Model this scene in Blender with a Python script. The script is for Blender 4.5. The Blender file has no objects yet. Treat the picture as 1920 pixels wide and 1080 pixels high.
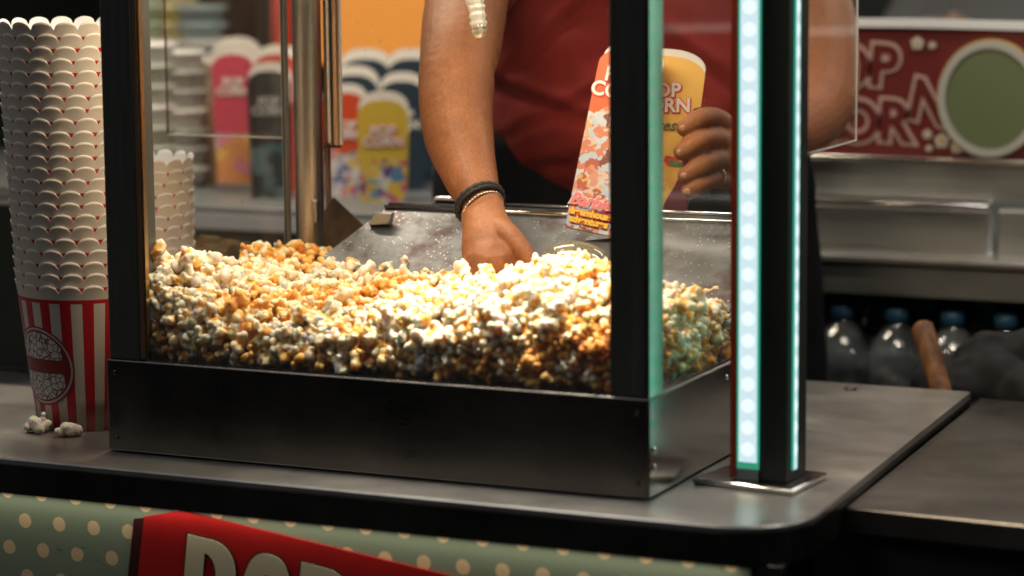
import bpy, bmesh, math, random
from mathutils import Vector, Matrix, noise
random.seed(7)
S = bpy.context.scene
COL = S.collection
PI = math.pi

# ------------------------------------------------------------------ camera
CP = Vector((1.08515, -2.69722, 1.65941))
ca, cp, cr = math.radians(24.819), math.radians(8.257), math.radians(-.483)
FP = 5064.8
Fv = Vector((-math.sin(ca)*math.cos(cp), math.cos(ca)*math.cos(cp), -math.sin(cp)))
R0 = Vector((math.cos(ca), math.sin(ca), 0)); U0 = R0.cross(Fv)
Rv = R0*math.cos(cr) + U0*math.sin(cr); Uv = Rv.cross(Fv)
def ray(u, v): return Fv + Rv*((u-960)/FP) - Uv*((v-540)/FP)
def atd(u, v, w): return CP + ray(u, v)*w
def aty(u, v, y): d = ray(u, v); return CP + d*((y-CP.y)/d.y)
def atz(u, v, z): d = ray(u, v); return CP + d*((z-CP.z)/d.z)

cam = bpy.data.cameras.new("camera"); co = bpy.data.objects.new("camera", cam); COL.objects.link(co)
M3 = Matrix((Rv, Uv, -Fv)).transposed()
co.matrix_world = Matrix.Translation(CP) @ M3.to_4x4()
cam.sensor_width = 36; cam.lens = FP/1920*36; cam.clip_end = 200; cam.clip_start = .05
cam.dof.use_dof = True; cam.dof.focus_distance = 3.32; cam.dof.aperture_fstop = 2.3
S.camera = co

# ------------------------------------------------------------------ materials
def mat(name, col=(.5, .5, .5), rough=.5, metal=0, **k):
    m = bpy.data.materials.new(name); m.use_nodes = True
    b = m.node_tree.nodes['Principled BSDF']
    b.inputs['Base Color'].default_value = (*col, 1); b.inputs['Roughness'].default_value = rough
    b.inputs['Metallic'].default_value = metal
    for a, v in k.items(): b.inputs[a.replace('_', ' ')].default_value = v
    return m
class NT:
    def __init__(s, m): s.t = m.node_tree; s.b = s.t.nodes['Principled BSDF']; s.tc = s.n('ShaderNodeTexCoord')
    def n(s, ty, **k):
        x = s.t.nodes.new(ty)
        for a, v in k.items(): setattr(x, a, v)
        return x
    def l(s, a, b): s.t.links.new(a, b)
    def val(s, sock, v):
        if hasattr(v, 'is_output'): s.l(v, sock)
        else: sock.default_value = v
    def noise(s, scale=5, det=4, stretch=None, co='Object', rough=.5, loc=(0, 0, 0)):
        mp = s.n('ShaderNodeMapping'); s.l(s.tc.outputs[co], mp.inputs[0])
        if stretch: mp.inputs['Scale'].default_value = stretch
        mp.inputs['Location'].default_value = loc
        t = s.n('ShaderNodeTexNoise'); s.l(mp.outputs[0], t.inputs['Vector'])
        t.inputs['Scale'].default_value = scale; t.inputs['Detail'].default_value = det; t.inputs['Roughness'].default_value = rough
        return t.outputs[0]
    def ramp(s, fac, stops, const=False):
        r = s.n('ShaderNodeValToRGB'); s.l(fac, r.inputs[0]); e = r.color_ramp.elements
        if const: r.color_ramp.interpolation = 'CONSTANT'
        while len(e) < len(stops): e.new(.5)
        for q, (p, c) in zip(e, stops):
            q.position = p; q.color = (*c, 1) if len(c) == 3 else c
        return r.outputs[0]
    def mr(s, v, a, b, c, d):
        r = s.n('ShaderNodeMapRange'); s.l(v, r.inputs[0])
        for i, q in enumerate((a, b, c, d)): r.inputs[i+1].default_value = q
        return r.outputs[0]
    def mix(s, f, a, b, mode='MIX'):
        x = s.n('ShaderNodeMix', data_type='RGBA', blend_type=mode)
        s.val(x.inputs[0], f)
        for i, q in ((6, a), (7, b)):
            if hasattr(q, 'is_output'): s.l(q, x.inputs[i])
            else: x.inputs[i].default_value = (*q, 1)
        return x.outputs[2]
    def math(s, op, a, b=0, c=0):
        x = s.n('ShaderNodeMath', operation=op)
        for i, q in enumerate((a, b, c)): s.val(x.inputs[i], q)
        return x.outputs[0]
    def bump(s, h, st=.3, dist=.001):
        x = s.n('ShaderNodeBump'); s.l(h, x.inputs['Height']); x.inputs['Strength'].default_value = st
        x.inputs['Distance'].default_value = dist; s.l(x.outputs[0], s.b.inputs['Normal'])
    def set(s, name, v): s.val(s.b.inputs[name], v)

def steel(name, col, r0, r1, stretch=(3, 60, 60), metal=1, dark=.7):
    m = mat(name, col, .3, metal); t = NT(m)
    br = t.noise(6, 3, stretch); sm = t.noise(7, 6, (1, 1, 1), rough=.65)
    f = t.math('ADD', t.math('MULTIPLY', br, .28), t.math('MULTIPLY', sm, .72))
    t.set('Roughness', t.mr(f, .3, .7, r0, r1))
    c2 = tuple(x*dark for x in col)
    t.set('Base Color', t.ramp(sm, [(.3, c2), (.7, col)]))
    t.bump(br, .04, .0005)
    return m
M = {}
M['steel_top'] = steel('brushed_steel_top', (.60, .58, .54), .26, .42, (2, 30, 30), dark=.66, metal=.82)
M['steel_edge'] = steel('edge_steel_shaded', (.16, .15, .135), .24, .44, (3, 30, 60), dark=.5)  # counter steel, darkened for the dark street its front face reflects
M['steel_base'] = steel('dull_steel', (.23, .21, .185), .22, .40, (3, 30, 60), dark=.6)
M['steel_tray'] = steel('dusty_tray_steel', (.28, .29, .295), .42, .7, (16, 16, 16), dark=.35)
t = NT(M['steel_tray'])
vq = t.n('ShaderNodeTexVoronoi'); vq.inputs['Scale'].default_value = 170; t.l(t.tc.outputs['Object'], vq.inputs['Vector'])
old = [l for l in t.t.links if l.to_socket == t.b.inputs['Base Color']][0].from_socket
spk = t.math('MULTIPLY', t.math('LESS_THAN', vq.outputs['Distance'], .17), t.math('GREATER_THAN', t.noise(30, 3), .5))
smr = t.mr(t.noise(11, 5, (1, 1, 1), rough=.7, loc=(3, 0, 0)), .48, .62, 0, .8)
t.set('Base Color', t.mix(spk, t.mix(smr, old, (.07, .035, .035)), (.62, .6, .56)))
M['steel_table'] = steel('worn_table_steel', (.27, .245, .22), .30, .42, (5, 5, 5), dark=.7, metal=.97)
M['steel_bg'] = steel('rear_counter_steel', (.50, .51, .49), .38, .5, (2, 30, 30), dark=.85)
M['steel_post'] = steel('warm_steel_tube', (.66, .61, .53), .24, .38, (60, 60, 1), dark=.85)
M['chrome'] = mat('polished_steel', (.75, .73, .7), .18, 1)
M['copper'] = mat('coppery_rail', (.75, .5, .32), .25, 1)
M['post'] = mat('dark_satin_steel', (.12, .122, .108), .46, .55)
t = NT(M['post']); t.set('Roughness', t.mr(t.noise(8, 5, (20, 20, 1)), .3, .7, .34, .5))
M['post_side'] = steel('post_side_led_tint', (.55, .85, .70), .16, .26, (60, 60, 2), dark=.9)  # mint reflection of the LED strip tinted into the base colour
M['black'] = mat('black_paint', (.020, .024, .020), .45)
M['dark_plate'] = mat('greasy_dark_plate', (.05, .04, .03), .45, .5)
t = NT(M['dark_plate']); t.set('Base Color', t.ramp(t.noise(30, 6), [(.35, (.03, .022, .016)), (.7, (.10, .08, .06))]))
M['rubber'] = mat('brown_gasket', (.16, .09, .05), .5)
M['brass'] = mat('gilded_trim', (.62, .46, .24), .3, 1)
M['white'] = mat('white_card', (.78, .75, .69), .6)
M['red_trim'] = mat('red_trim', (.42, .05, .02), .35)
M['white_trim'] = mat('white_trim', (.75, .75, .73), .45)

def glass(name, gloss=.06, dust=.03, tint=(1, 1, 1), speck=0, dustcol=(.8, .74, .62), fog=None):
    m = bpy.data.materials.new(name); m.use_nodes = True; nt = m.node_tree; nt.nodes.clear()
    o = nt.nodes.new('ShaderNodeOutputMaterial'); tr = nt.nodes.new('ShaderNodeBsdfTransparent'); tr.inputs[0].default_value = (*tint, 1)
    gl = nt.nodes.new('ShaderNodeBsdfGlossy'); gl.inputs['Roughness'].default_value = .05
    di = nt.nodes.new('ShaderNodeBsdfDiffuse'); di.inputs[0].default_value = (*dustcol, 1)
    lw = nt.nodes.new('ShaderNodeLayerWeight'); lw.inputs[0].default_value = .5
    pw = nt.nodes.new('ShaderNodeMath'); pw.operation = 'POWER'; pw.inputs[1].default_value = 5; nt.links.new(lw.outputs['Facing'], pw.inputs[0])
    mm = nt.nodes.new('ShaderNodeMath'); mm.operation = 'MULTIPLY_ADD'; mm.inputs[1].default_value = .6; mm.inputs[2].default_value = gloss*.7; nt.links.new(pw.outputs[0], mm.inputs[0])
    m1 = nt.nodes.new('ShaderNodeMixShader'); nt.links.new(mm.outputs[0], m1.inputs[0]); nt.links.new(tr.outputs[0], m1.inputs[1]); nt.links.new(gl.outputs[0], m1.inputs[2])
    tc = nt.nodes.new('ShaderNodeTexCoord')
    n1 = nt.nodes.new('ShaderNodeTexNoise'); n1.inputs['Scale'].default_value = 14; n1.inputs['Detail'].default_value = 8; n1.inputs['Roughness'].default_value = .7
    nt.links.new(tc.outputs['Object'], n1.inputs['Vector'])
    r1 = nt.nodes.new('ShaderNodeMapRange'); r1.inputs[1].default_value = .35; r1.inputs[2].default_value = .8; r1.inputs[3].default_value = dust*.4; r1.inputs[4].default_value = dust*2.2
    nt.links.new(n1.outputs[0], r1.inputs[0]); fac = r1.outputs[0]
    if speck:
        vo = nt.nodes.new('ShaderNodeTexVoronoi'); vo.inputs['Scale'].default_value = 95
        mp = nt.nodes.new('ShaderNodeMapping'); mp.inputs['Scale'].default_value = (1, 1, .55); nt.links.new(tc.outputs['Object'], mp.inputs[0]); nt.links.new(mp.outputs[0], vo.inputs['Vector'])
        lt = nt.nodes.new('ShaderNodeMath'); lt.operation = 'LESS_THAN'; lt.inputs[1].default_value = .13; nt.links.new(vo.outputs['Distance'], lt.inputs[0])
        n2 = nt.nodes.new('ShaderNodeTexNoise'); n2.inputs['Scale'].default_value = 9; nt.links.new(tc.outputs['Object'], n2.inputs['Vector'])
        gt = nt.nodes.new('ShaderNodeMath'); gt.operation = 'GREATER_THAN'; gt.inputs[1].default_value = .52; nt.links.new(n2.outputs[0], gt.inputs[0])
        m3 = nt.nodes.new('ShaderNodeMath'); m3.operation = 'MULTIPLY'; nt.links.new(lt.outputs[0], m3.inputs[0]); nt.links.new(gt.outputs[0], m3.inputs[1])
        m4 = nt.nodes.new('ShaderNodeMath'); m4.operation = 'MULTIPLY_ADD'; m4.inputs[1].default_value = speck; nt.links.new(m3.outputs[0], m4.inputs[0]); nt.links.new(fac, m4.inputs[2]); fac = m4.outputs[0]
    if fog:   # greasy dust thickening low on the pane: (z where it starts, z where full, amount)
        sx = nt.nodes.new('ShaderNodeSeparateXYZ'); nt.links.new(tc.outputs['Object'], sx.inputs[0])
        r2 = nt.nodes.new('ShaderNodeMapRange'); r2.inputs[1].default_value = fog[0]; r2.inputs[2].default_value = fog[1]; r2.inputs[3].default_value = 0; r2.inputs[4].default_value = fog[2]
        nt.links.new(sx.outputs[2], r2.inputs[0])
        mx = nt.nodes.new('ShaderNodeMath'); mx.operation = 'MULTIPLY_ADD'; nt.links.new(r2.outputs[0], mx.inputs[0]); nt.links.new(n1.outputs[0], mx.inputs[1]); nt.links.new(fac, mx.inputs[2]); fac = mx.outputs[0]
    m2 = nt.nodes.new('ShaderNodeMixShader'); nt.links.new(fac, m2.inputs[0]); nt.links.new(m1.outputs[0], m2.inputs[1]); nt.links.new(di.outputs[0], m2.inputs[2])
    nt.links.new(m2.outputs[0], o.inputs[0]); return m
M['glass'] = glass('smeared_glass', .05, .009, speck=.12, fog=(1.32, 1.15, .06))
M['glass_clean'] = glass('side_glass', .06, .003, fog=(1.3, 1.15, .05))
M['acrylic'] = glass('clear_acrylic', .08, .01)
M['acrylic_edge'] = mat('acrylic_edge', (.75, .78, .75), .3)
M['bottle'] = glass('clear_bottle_plastic', .3, .32, (.8, .85, .88), dustcol=(.26, .29, .31))
M['scoop'] = glass('smoky_scoop_plastic', .30, .34, (.8, .78, .68), dustcol=(.24, .22, .15))
M['cup_clear'] = glass('milky_cup_plastic', .3, .6, (.9, .92, .9), dustcol=(.7, .72, .66))

def emit(name, col, s):
    m = bpy.data.materials.new(name); m.use_nodes = True; nt = m.node_tree; b = nt.nodes['Principled BSDF']
    b.inputs['Base Color'].default_value = (.1, .1, .1, 1); b.inputs['Emission Color'].default_value = (*col, 1); b.inputs['Emission Strength'].default_value = s
    return m

# ------------------------------------------------------------------ mesh helpers
def tag(o, label=None, cat=None, group=None, kind=None):
    if label: o['label'] = label
    if cat: o['category'] = cat
    if group: o['group'] = group
    if kind: o['kind'] = kind
    return o
def empty(name, loc, label, cat, group=None, rz=0):
    o = bpy.data.objects.new(name, None); COL.objects.link(o); o.location = loc; o.rotation_euler.z = rz
    o.empty_display_size = .05
    return tag(o, label, cat, group)
def link(name, me, parent=None, world=True):
    o = bpy.data.objects.new(name, me); COL.objects.link(o)
    if parent is not None:
        o.parent = parent
        if world:   # mesh coordinates are world ones
            pm = Matrix.Translation(parent.location) @ parent.rotation_euler.to_matrix().to_4x4()
            o.matrix_parent_inverse = pm.inverted()
    return o
class MB:
    def __init__(s): s.bm = bmesh.new(); s.mats = []; s.mi = 0
    def use(s, m):
        if m not in s.mats: s.mats.append(m)
        s.mi = s.mats.index(m); return s
    def face(s, vs, smooth=False):
        try: f = s.bm.faces.new(vs)
        except ValueError: return None
        f.material_index = s.mi; f.smooth = smooth; return f
    def box(s, a, b, rot=None, piv=None, bev=0):
        x0, y0, z0 = a; x1, y1, z1 = b
        P = [Vector(p) for p in ((x0,y0,z0),(x1,y0,z0),(x1,y1,z0),(x0,y1,z0),(x0,y0,z1),(x1,y0,z1),(x1,y1,z1),(x0,y1,z1))]
        if rot is not None:
            c = Vector(piv) if piv is not None else sum(P, Vector())/8
            P = [rot @ (p-c) + c for p in P]
        v = [s.bm.verts.new(p) for p in P]
        fs = [s.face([v[i] for i in q]) for q in ((0,3,2,1),(4,5,6,7),(0,1,5,4),(1,2,6,5),(2,3,7,6),(3,0,4,7))]
        if bev:
            es = list({e for f in fs for e in f.edges})
            r = bmesh.ops.bevel(s.bm, geom=es, offset=bev, segments=2, affect='EDGES', profile=.6)
            for f in r['faces']: f.material_index = s.mi; f.smooth = True
        return s
    def prism(s, pts, z0, z1, bev=0, fn=None):   # pts: 2D loop CCW ; fn maps (x,y,z)->Vector
        fn = fn or (lambda x, y, z: Vector((x, y, z)))
        lo = [s.bm.verts.new(fn(x, y, z0)) for x, y in pts]; hi = [s.bm.verts.new(fn(x, y, z1)) for x, y in pts]
        n = len(pts); t = s.face(hi); b = s.face(lo[::-1])
        for i in range(n): s.face([lo[i], lo[(i+1) % n], hi[(i+1) % n], hi[i]])
        if bev and t and b:
            r = bmesh.ops.bevel(s.bm, geom=list(t.edges)+list(b.edges), offset=bev, segments=2, affect='EDGES')
            for f in r['faces']: f.material_index = s.mi; f.smooth = True
        return s
    def tube(s, pts, rad, seg=12, cap=True):
        pts = [Vector(p) for p in pts]; rs = rad if isinstance(rad, (list, tuple)) else [rad]*len(pts)
        rings = []; up = Vector((.13, .27, .95)).normalized()
        for i, p in enumerate(pts):
            d = (pts[min(i+1, len(pts)-1)] - pts[max(i-1, 0)]).normalized()
            a = d.cross(up)
            if a.length < .05: a = d.cross(Vector((1, 0, 0)))
            a.normalize(); b = d.cross(a); up = a.cross(d) if False else up
            rings.append([s.bm.verts.new(p + (a*math.cos(2*PI*k/seg)+b*math.sin(2*PI*k/seg))*rs[i]) for k in range(seg)])
        for r0, r1 in zip(rings, rings[1:]):
            for k in range(seg): s.face([r0[k], r0[(k+1) % seg], r1[(k+1) % seg], r1[k]], True)
        if cap: s.face(rings[0][::-1]); s.face(rings[-1])
        return s
    def lathe(s, prof, c=(0, 0, 0), seg=24, closed=False):
        rings = []
        for r, z in prof:
            rings.append([s.bm.verts.new((c[0]+r*math.cos(2*PI*k/seg), c[1]+r*math.sin(2*PI*k/seg), c[2]+z)) for k in range(seg)])
        for r0, r1 in zip(rings, rings[1:]):
            for k in range(seg): s.face([r0[k], r0[(k+1) % seg], r1[(k+1) % seg], r1[k]], True)
        if closed: s.face(rings[0][::-1]); s.face(rings[-1])
        return s
    def sphere(s, c, r, sub=2, sc=(1, 1, 1), rot=None):
        mt = Matrix.Translation(c) @ (rot.to_4x4() if rot else Matrix.Identity(4)) @ Matrix.Diagonal((*sc, 1))
        q = bmesh.ops.create_icosphere(s.bm, subdivisions=sub, radius=r, matrix=mt)
        for f in {f for v in q['verts'] for f in v.link_faces}: f.material_index = s.mi; f.smooth = True
        return s
    def build(s, name, m=None, parent=None, world=True):
        bmesh.ops.recalc_face_normals(s.bm, faces=s.bm.faces)
        me = bpy.data.meshes.new(name); s.bm.to_mesh(me); s.bm.free()
        for q in (s.mats or [m]): me.materials.append(q)
        return link(name, me, parent, world)
DG = None
def bake(o, mods):
    """apply modifiers (list of (type, dict)) and return mesh"""
    for ty, k in mods:
        md = o.modifiers.new(ty, ty)
        for a, v in k.items(): setattr(md, a, v)
    bpy.context.view_layer.update()
    dg = bpy.context.evaluated_depsgraph_get()
    me = bpy.data.meshes.new_from_object(o.evaluated_get(dg), depsgraph=dg)
    o.modifiers.clear(); o.data = me
    for p in me.polygons: p.use_smooth = True
    return me
def text_mesh(txt, size, bold=0., depth=.0004, spacing=1., shear=0., sx=1.):
    cu = bpy.data.curves.new('lettering', 'FONT'); cu.body = txt; cu.size = size; cu.offset = bold; cu.extrude = depth
    cu.space_character = spacing; cu.shear = shear; cu.align_x = 'CENTER'; cu.space_line = .8; cu.resolution_u = 4
    o = bpy.data.objects.new('lettering', cu); COL.objects.link(o); bpy.context.view_layer.update()
    me = bpy.data.meshes.new_from_object(o.evaluated_get(bpy.context.evaluated_depsgraph_get()))
    bpy.data.objects.remove(o)
    for v in me.vertices: v.co.x *= sx
    return me
def put_text(name, txt, size, m, parent, org, ax, up, **k):
    """lettering standing at org, x along ax, y along up"""
    me = text_mesh(txt, size, **k); ax = ax.normalized(); nn = ax.cross(up).normalized(); u2 = nn.cross(ax)
    mt = Matrix.Translation(org) @ Matrix((ax, u2, nn)).transposed().to_4x4()
    me.transform(mt); me.materials.clear(); me.materials.append(m)
    return link(name, me, parent)

# ------------------------------------------------------------------ setting
m = mat('night_paving', (.05, .048, .045), .8); t = NT(m); t.set('Base Color', t.ramp(t.noise(3, 6), [(.3, (.03, .03, .028)), (.7, (.07, .066, .06))]))
tag(MB().box((-40, -30, -.05), (40, 40, 0)).build('ground', m), kind='structure')

# world: dusk sky
w = bpy.data.worlds.new("World"); S.world = w; w.use_nodes = True; nt = w.node_tree
sky = nt.nodes.new('ShaderNodeTexSky'); sky.sky_type = 'NISHITA'; sky.sun_disc = False
SE, SR = math.radians(38), math.radians(205)
sky.sun_elevation = SE; sky.sun_rotation = SR
bg = nt.nodes['Background']; nt.links.new(sky.outputs[0], bg.inputs[0]); bg.inputs[1].default_value = .027
sun = bpy.data.lights.new('sun', 'SUN'); sun.energy = .32; sun.angle = math.radians(25); sun.color = (1, .96, .88)
so = bpy.data.objects.new('sun', sun); COL.objects.link(so)
sd = Vector((-.45, -.55, .9)).normalized()     # towards the light
so.rotation_euler = (-sd).to_track_quat('-Z', 'Y').to_euler()
sky.sun_elevation = math.asin(sd.z); sky.sun_rotation = math.atan2(sd.x, sd.y)

# ------------------------------------------------------------------ cart with counter
cart = empty('popcorn_cart', (-.4, .35, 0), 'popcorn cart with brushed steel counter top over a sage green polka dot front', 'food cart')
def rounded(pts_r):   # list of (x,y,r) CCW -> polygon with rounded corners
    out = []; n = len(pts_r)
    for i, (x, y, r) in enumerate(pts_r):
        if r <= 0: out.append((x, y)); continue
        a = Vector(pts_r[i-1][:2]); b = Vector(pts_r[(i+1) % n][:2]); p = Vector((x, y))
        d0 = (a-p).normalized(); d1 = (b-p).normalized(); ang = d0.angle(d1); tt = r/math.tan(ang/2)
        c = p + (d0+d1).normalized()*(r/math.sin(ang/2)); s0 = p+d0*tt-c; s1 = p+d1*tt-c
        a0 = math.atan2(s0.y, s0.x); a1 = math.atan2(s1.y, s1.x)
        while a1 < a0: a1 += 2*PI
        if a1-a0 > PI: a1 -= 2*PI
        for k in range(9): th = a0+(a1-a0)*k/8; out.append((c.x+r*math.cos(th), c.y+r*math.sin(th)))
    return out
top_pts = rounded([(-1.5, -.078, 0), (.196, -.078, .085), (.152, .776, .004), (-1.5, .776, 0)])
MB().prism(top_pts, .9905, 1.0, bev=.0022).build('counter_top', M['steel_top'], cart)
MB().prism(rounded([(-1.5, -.0775, 0), (.1955, -.0775, .0845), (.1515, .7755, .004), (-1.5, .7755, 0)]), .957, .9903).build('counter_edge', M['steel_edge'], cart)
# polka dot front panel
mp = mat('sage_polka_dots', (.2, .24, .16), .5); t = NT(mp)
sx = t.n('ShaderNodeSeparateXYZ'); t.l(t.tc.outputs['Object'], sx.inputs[0])
def grid(ox, oz):
    PX, PZ = .0487, .0690
    fx = t.math('PINGPONG', t.math('ADD', sx.outputs[0], ox), PX/2); fz = t.math('PINGPONG', t.math('ADD', sx.outputs[2], oz), PZ/2)
    return t.math('SQRT', t.math('ADD', t.math('POWER', fx, 2), t.math('POWER', fz, 2)))
g1 = grid(.781+20*.0487, -.921+.0690*20); g2 = grid(.781+20.5*.0487, -.921+.0690*20.5)
dist = t.math('MINIMUM', g1, g2)
dist = t.math('ADD', dist, t.mr(t.noise(60, 2), .3, .7, -.0004, .0004))
scr = t.noise(22, 8, (1, 1, 2.2), rough=.75)
sage = t.mix(t.mr(scr, .60, .68, 0, .75), (.235, .275, .185), (.09, .10, .06))
cream = t.mix(t.mr(scr, .60, .68, 0, .6), (.75, .53, .30), (.3, .2, .1))
t.set('Base Color', t.mix(t.math('LESS_THAN', dist, .0088), sage, cream))
MB().box((-1.5, -.062, .18), (.142, -.045, .957)).build('front_panel', mp, cart)
MB().box((.10, .2, .18), (.125, .776, .957)).box((-1.5, .74, .18), (.1, .77, .957)).build('side_panel', M['steel_base'], cart)
MB().box((.146, -.058, 0), (.176, -.030, .957), bev=.002).build('leg', M['steel_base'], cart)
for x, y in ((.115, .72), (-1.45, -.04), (-1.45, .7)):
    MB().box((x, y, 0), (x+.03, y+.03, .957), bev=.002).build('leg', M['steel_base'], cart)
ul = bpy.data.lights.new('lip_light', 'AREA'); ul.shape = 'RECTANGLE'; ul.size = 1.5; ul.size_y = .006; ul.energy = .30; ul.color = (1, .95, .8)
uo = bpy.data.objects.new('lip_light', ul); COL.objects.link(uo); uo.location = (-.62, -.0745, .9555); uo.rotation_euler = (math.radians(-12), 0, 0)
# red sign board on the panel
sg = empty('popcorn_sign', (-.5, -.066, .85), 'tilted red sign board with big cream POP letters on the polka dot cart front', 'sign')
a = math.radians(-7.1); sax = Vector((math.cos(a), 0, math.sin(a))); sup = Vector((-math.sin(a), 0, math.cos(a)))
P0 = Vector((-.607, -.0655, .962))
def sp(x, z, y=0): return P0 + sax*x + sup*z + Vector((0, y, 0))
ms = mat('red_sign_paint', (.50, .012, .012), .45); t = NT(ms); t.set('Base Color', t.ramp(t.noise(9, 4), [(.3, (.40, .008, .008)), (.7, (.56, .018, .014))]))
b = MB(); b.prism([(-.008, -.34), (.62, -.34), (.60, -.002), (.05, -.002), (.0, -.02)], -.0025, .0015, fn=lambda x, z, y: sp(x, z, -y)); b.build('board', ms, sg)
b = MB(); b.prism([(-.024, -.36), (-.0085, -.34), (-.001, -.022), (-.015, -.0265)], -.0026, -.0006, fn=lambda x, z, y: sp(x, z, -y)); b.build('maroon_edge', mat('maroon_band', (.05, .006, .006), .5), sg)  # maroon border belonging to the sign's own design
mcream = mat('cream_letters', (.78, .66, .42), .5); mdk = mat('dark_letter_outline', (.05, .012, .008), .5)
def fatP(x0, w, h, ht, st, o=0):   # condensed poster P: outer loop, hole loop
    return ([(x0-o, -h-o), (x0+st+o, -h-o), (x0+st+o, -h*.52-o), (x0+w*.55, -h*.52-o)] + [(x0+w*.55+(w*.45+o)*math.sin(q), -h*.26+(-h*.26-o)*math.cos(q)) for q in [k*PI/12 for k in range(1, 12)]] + [(x0+w*.55, o), (x0-o, o)])
def letter(kind, x0, zt, w, h, m, o, y):
    b = MB(); bm = b.bm; b.use(m); st = w*.36; R = []
    if kind == 'P':
        outer = [(x0-o, zt-h-o), (x0+st+o, zt-h-o), (x0+st+o, zt-h*.55-o)]
        cz = zt-h*.275; rz = h*.275+o; cx = x0+w*.5; rx = w*.5+o
        outer += [(cx+rx*math.cos(q), cz+rz*(abs(math.sin(q))**.8)*(1 if math.sin(q) > 0 else -1)) for q in [-PI/2+k*PI/16 for k in range(17)]]
        outer += [(x0-o, zt+o)]
        hole = [(x0+st-o, zt-h*.44+o), ] + [(x0+st-o+(w*.26)*max(0, math.cos(q)), cz+(h*.165-o)*math.sin(q)) for q in [-PI/2+k*PI/10 for k in range(11)]]
    else:
        cx = x0+w/2; cz = zt-h/2
        def se(rx, rz, n=40): return [(cx+rx*math.copysign(abs(math.cos(q))**.75, math.cos(q)), cz+rz*math.copysign(abs(math.sin(q))**.75, math.sin(q))) for q in [2*PI*k/n for k in range(n)]]
        outer = se(w/2+o, h/2+o); hole = se(w*.16-o, h*.34-o)
    es = []
    for lp in (outer, hole):
        vs = [bm.verts.new(sp(x, z, y)) for x, z in lp]
        es += [bm.edges.new((vs[i], vs[(i+1) % len(vs)])) for i in range(len(vs)) if (vs[i].co-vs[(i+1) % len(vs)].co).length > 1e-7]
    r = bmesh.ops.triangle_fill(bm, use_beauty=True, use_dissolve=False, edges=es)
    fs = [f for f in bm.faces]
    e = bmesh.ops.extrude_face_region(bm, geom=fs)
    bmesh.ops.translate(bm, vec=(0, -.0008, 0), verts=[q for q in e['geom'] if isinstance(q, bmesh.types.BMVert)])
    return b
for i, (k, x0, w) in enumerate((('P', .062, .068), ('O', .138, .068), ('P', .214, .068))):
    L = letter(k, x0, -.027, w, .16, mcream, 0, -.0032).build('letter', None, sg)
    letter(k, x0, -.027, w, .16, mdk, .0022, -.0024).build('letter_outline', None, L)

# ------------------------------------------------------------------ second steel table on the right
tb = empty('side_table', (.6, .45, 0), 'low worn steel side table butting against the right end of the cart counter', 'table')
MB().prism([(.1885, .118), (1.35, .062), (1.35, .79), (.1540, .815)], .955, .985, bev=.002).build('table_top', M['steel_table'], tb)
MB().box((.20, .13, .60), (1.3, .145, .9545)).build('apron', M['black'], tb)
for x, y in ((.21, .16), (1.27, .16), (.21, .74), (1.27, .74)): MB().box((x, y, 0), (x+.03, y+.03, .954)).build('leg', M['steel_base'], tb)

# ------------------------------------------------------------------ popcorn machine
W, D, H = .70, .465, .1138
ZB, ZT = 1.0+H, 1.80
pm = empty('popcorn_machine', (-W/2, D/2, 1.0), 'glass sided popcorn machine with dark steel posts and base standing on the counter', 'popcorn machine')
b = MB(); b.box((-W, 0, 1.002), (0, D, ZB), bev=.0025)
base = b.build('base', M['steel_base'], pm)
MB().box((.0003, .0025, 1.004), (.0016, D-.002, ZB-.002)).build('reflector_sheet', steel('reflector_sheet_steel', (.36, .35, .33), .14, .24, (30, 3, 60), dark=.8), base)  # lighter sheet added so the base side picks up the green LED glow
for z in (1.055, 1.035): MB().sphere((.0026, .014, z), .0042, 2, (.45, 1, 1)).build('screw', M['chrome'], base)
MB().sphere((.0022, .245, 1.098), .003, 2, (.5, 1, 1)).build('screw', M['chrome'], base)
for u_ in (.012, W-.012):
    for z in (1.018, 1.098): MB().sphere((-u_, -.0004, z), .0030, 2, (1, .35, 1)).build('screw', M['steel_edge'], base)
# posts
PW = .043
def post(x0, y0, m, side=None):
    b = MB(); b.use(m); b.box((x0, y0, ZB), (x0+PW, y0+PW, ZT), bev=.002); return b.build('post', None, pm)
pl = post(-W+.004, .002, M['post'])
MB().box((-W+PW+.0045, .0030, ZB), (-W+PW+.0105, .012, ZT)).build('gasket', M['rubber'], pl)
MB().box((-W+PW+.0110, .0045, ZB), (-W+PW+.0135, .012, ZT)).build('gold_edge', M['brass'], pl)
pr_ = post(-PW-.003, .002, M['post'])
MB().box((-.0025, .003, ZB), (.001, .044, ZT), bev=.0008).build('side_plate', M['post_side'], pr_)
# rear posts: warm tubes
rl = MB().lathe([(.0192, ZB), (.0192, ZT)], (-W+.034, D-.017, 0), 32).build('rear_post', M['steel_post'], pm)
MB().box((-W+.0490, D-.038, 1.232), (-W+.0555, D-.030, 1.262), bev=.0012).build('latch', M['steel_post'], rl)
MB().lathe([(.0175, ZB), (.0175, ZT)], (-.018, D-.017, 0), 32).build('rear_post', M['steel_post'], pm)
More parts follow.
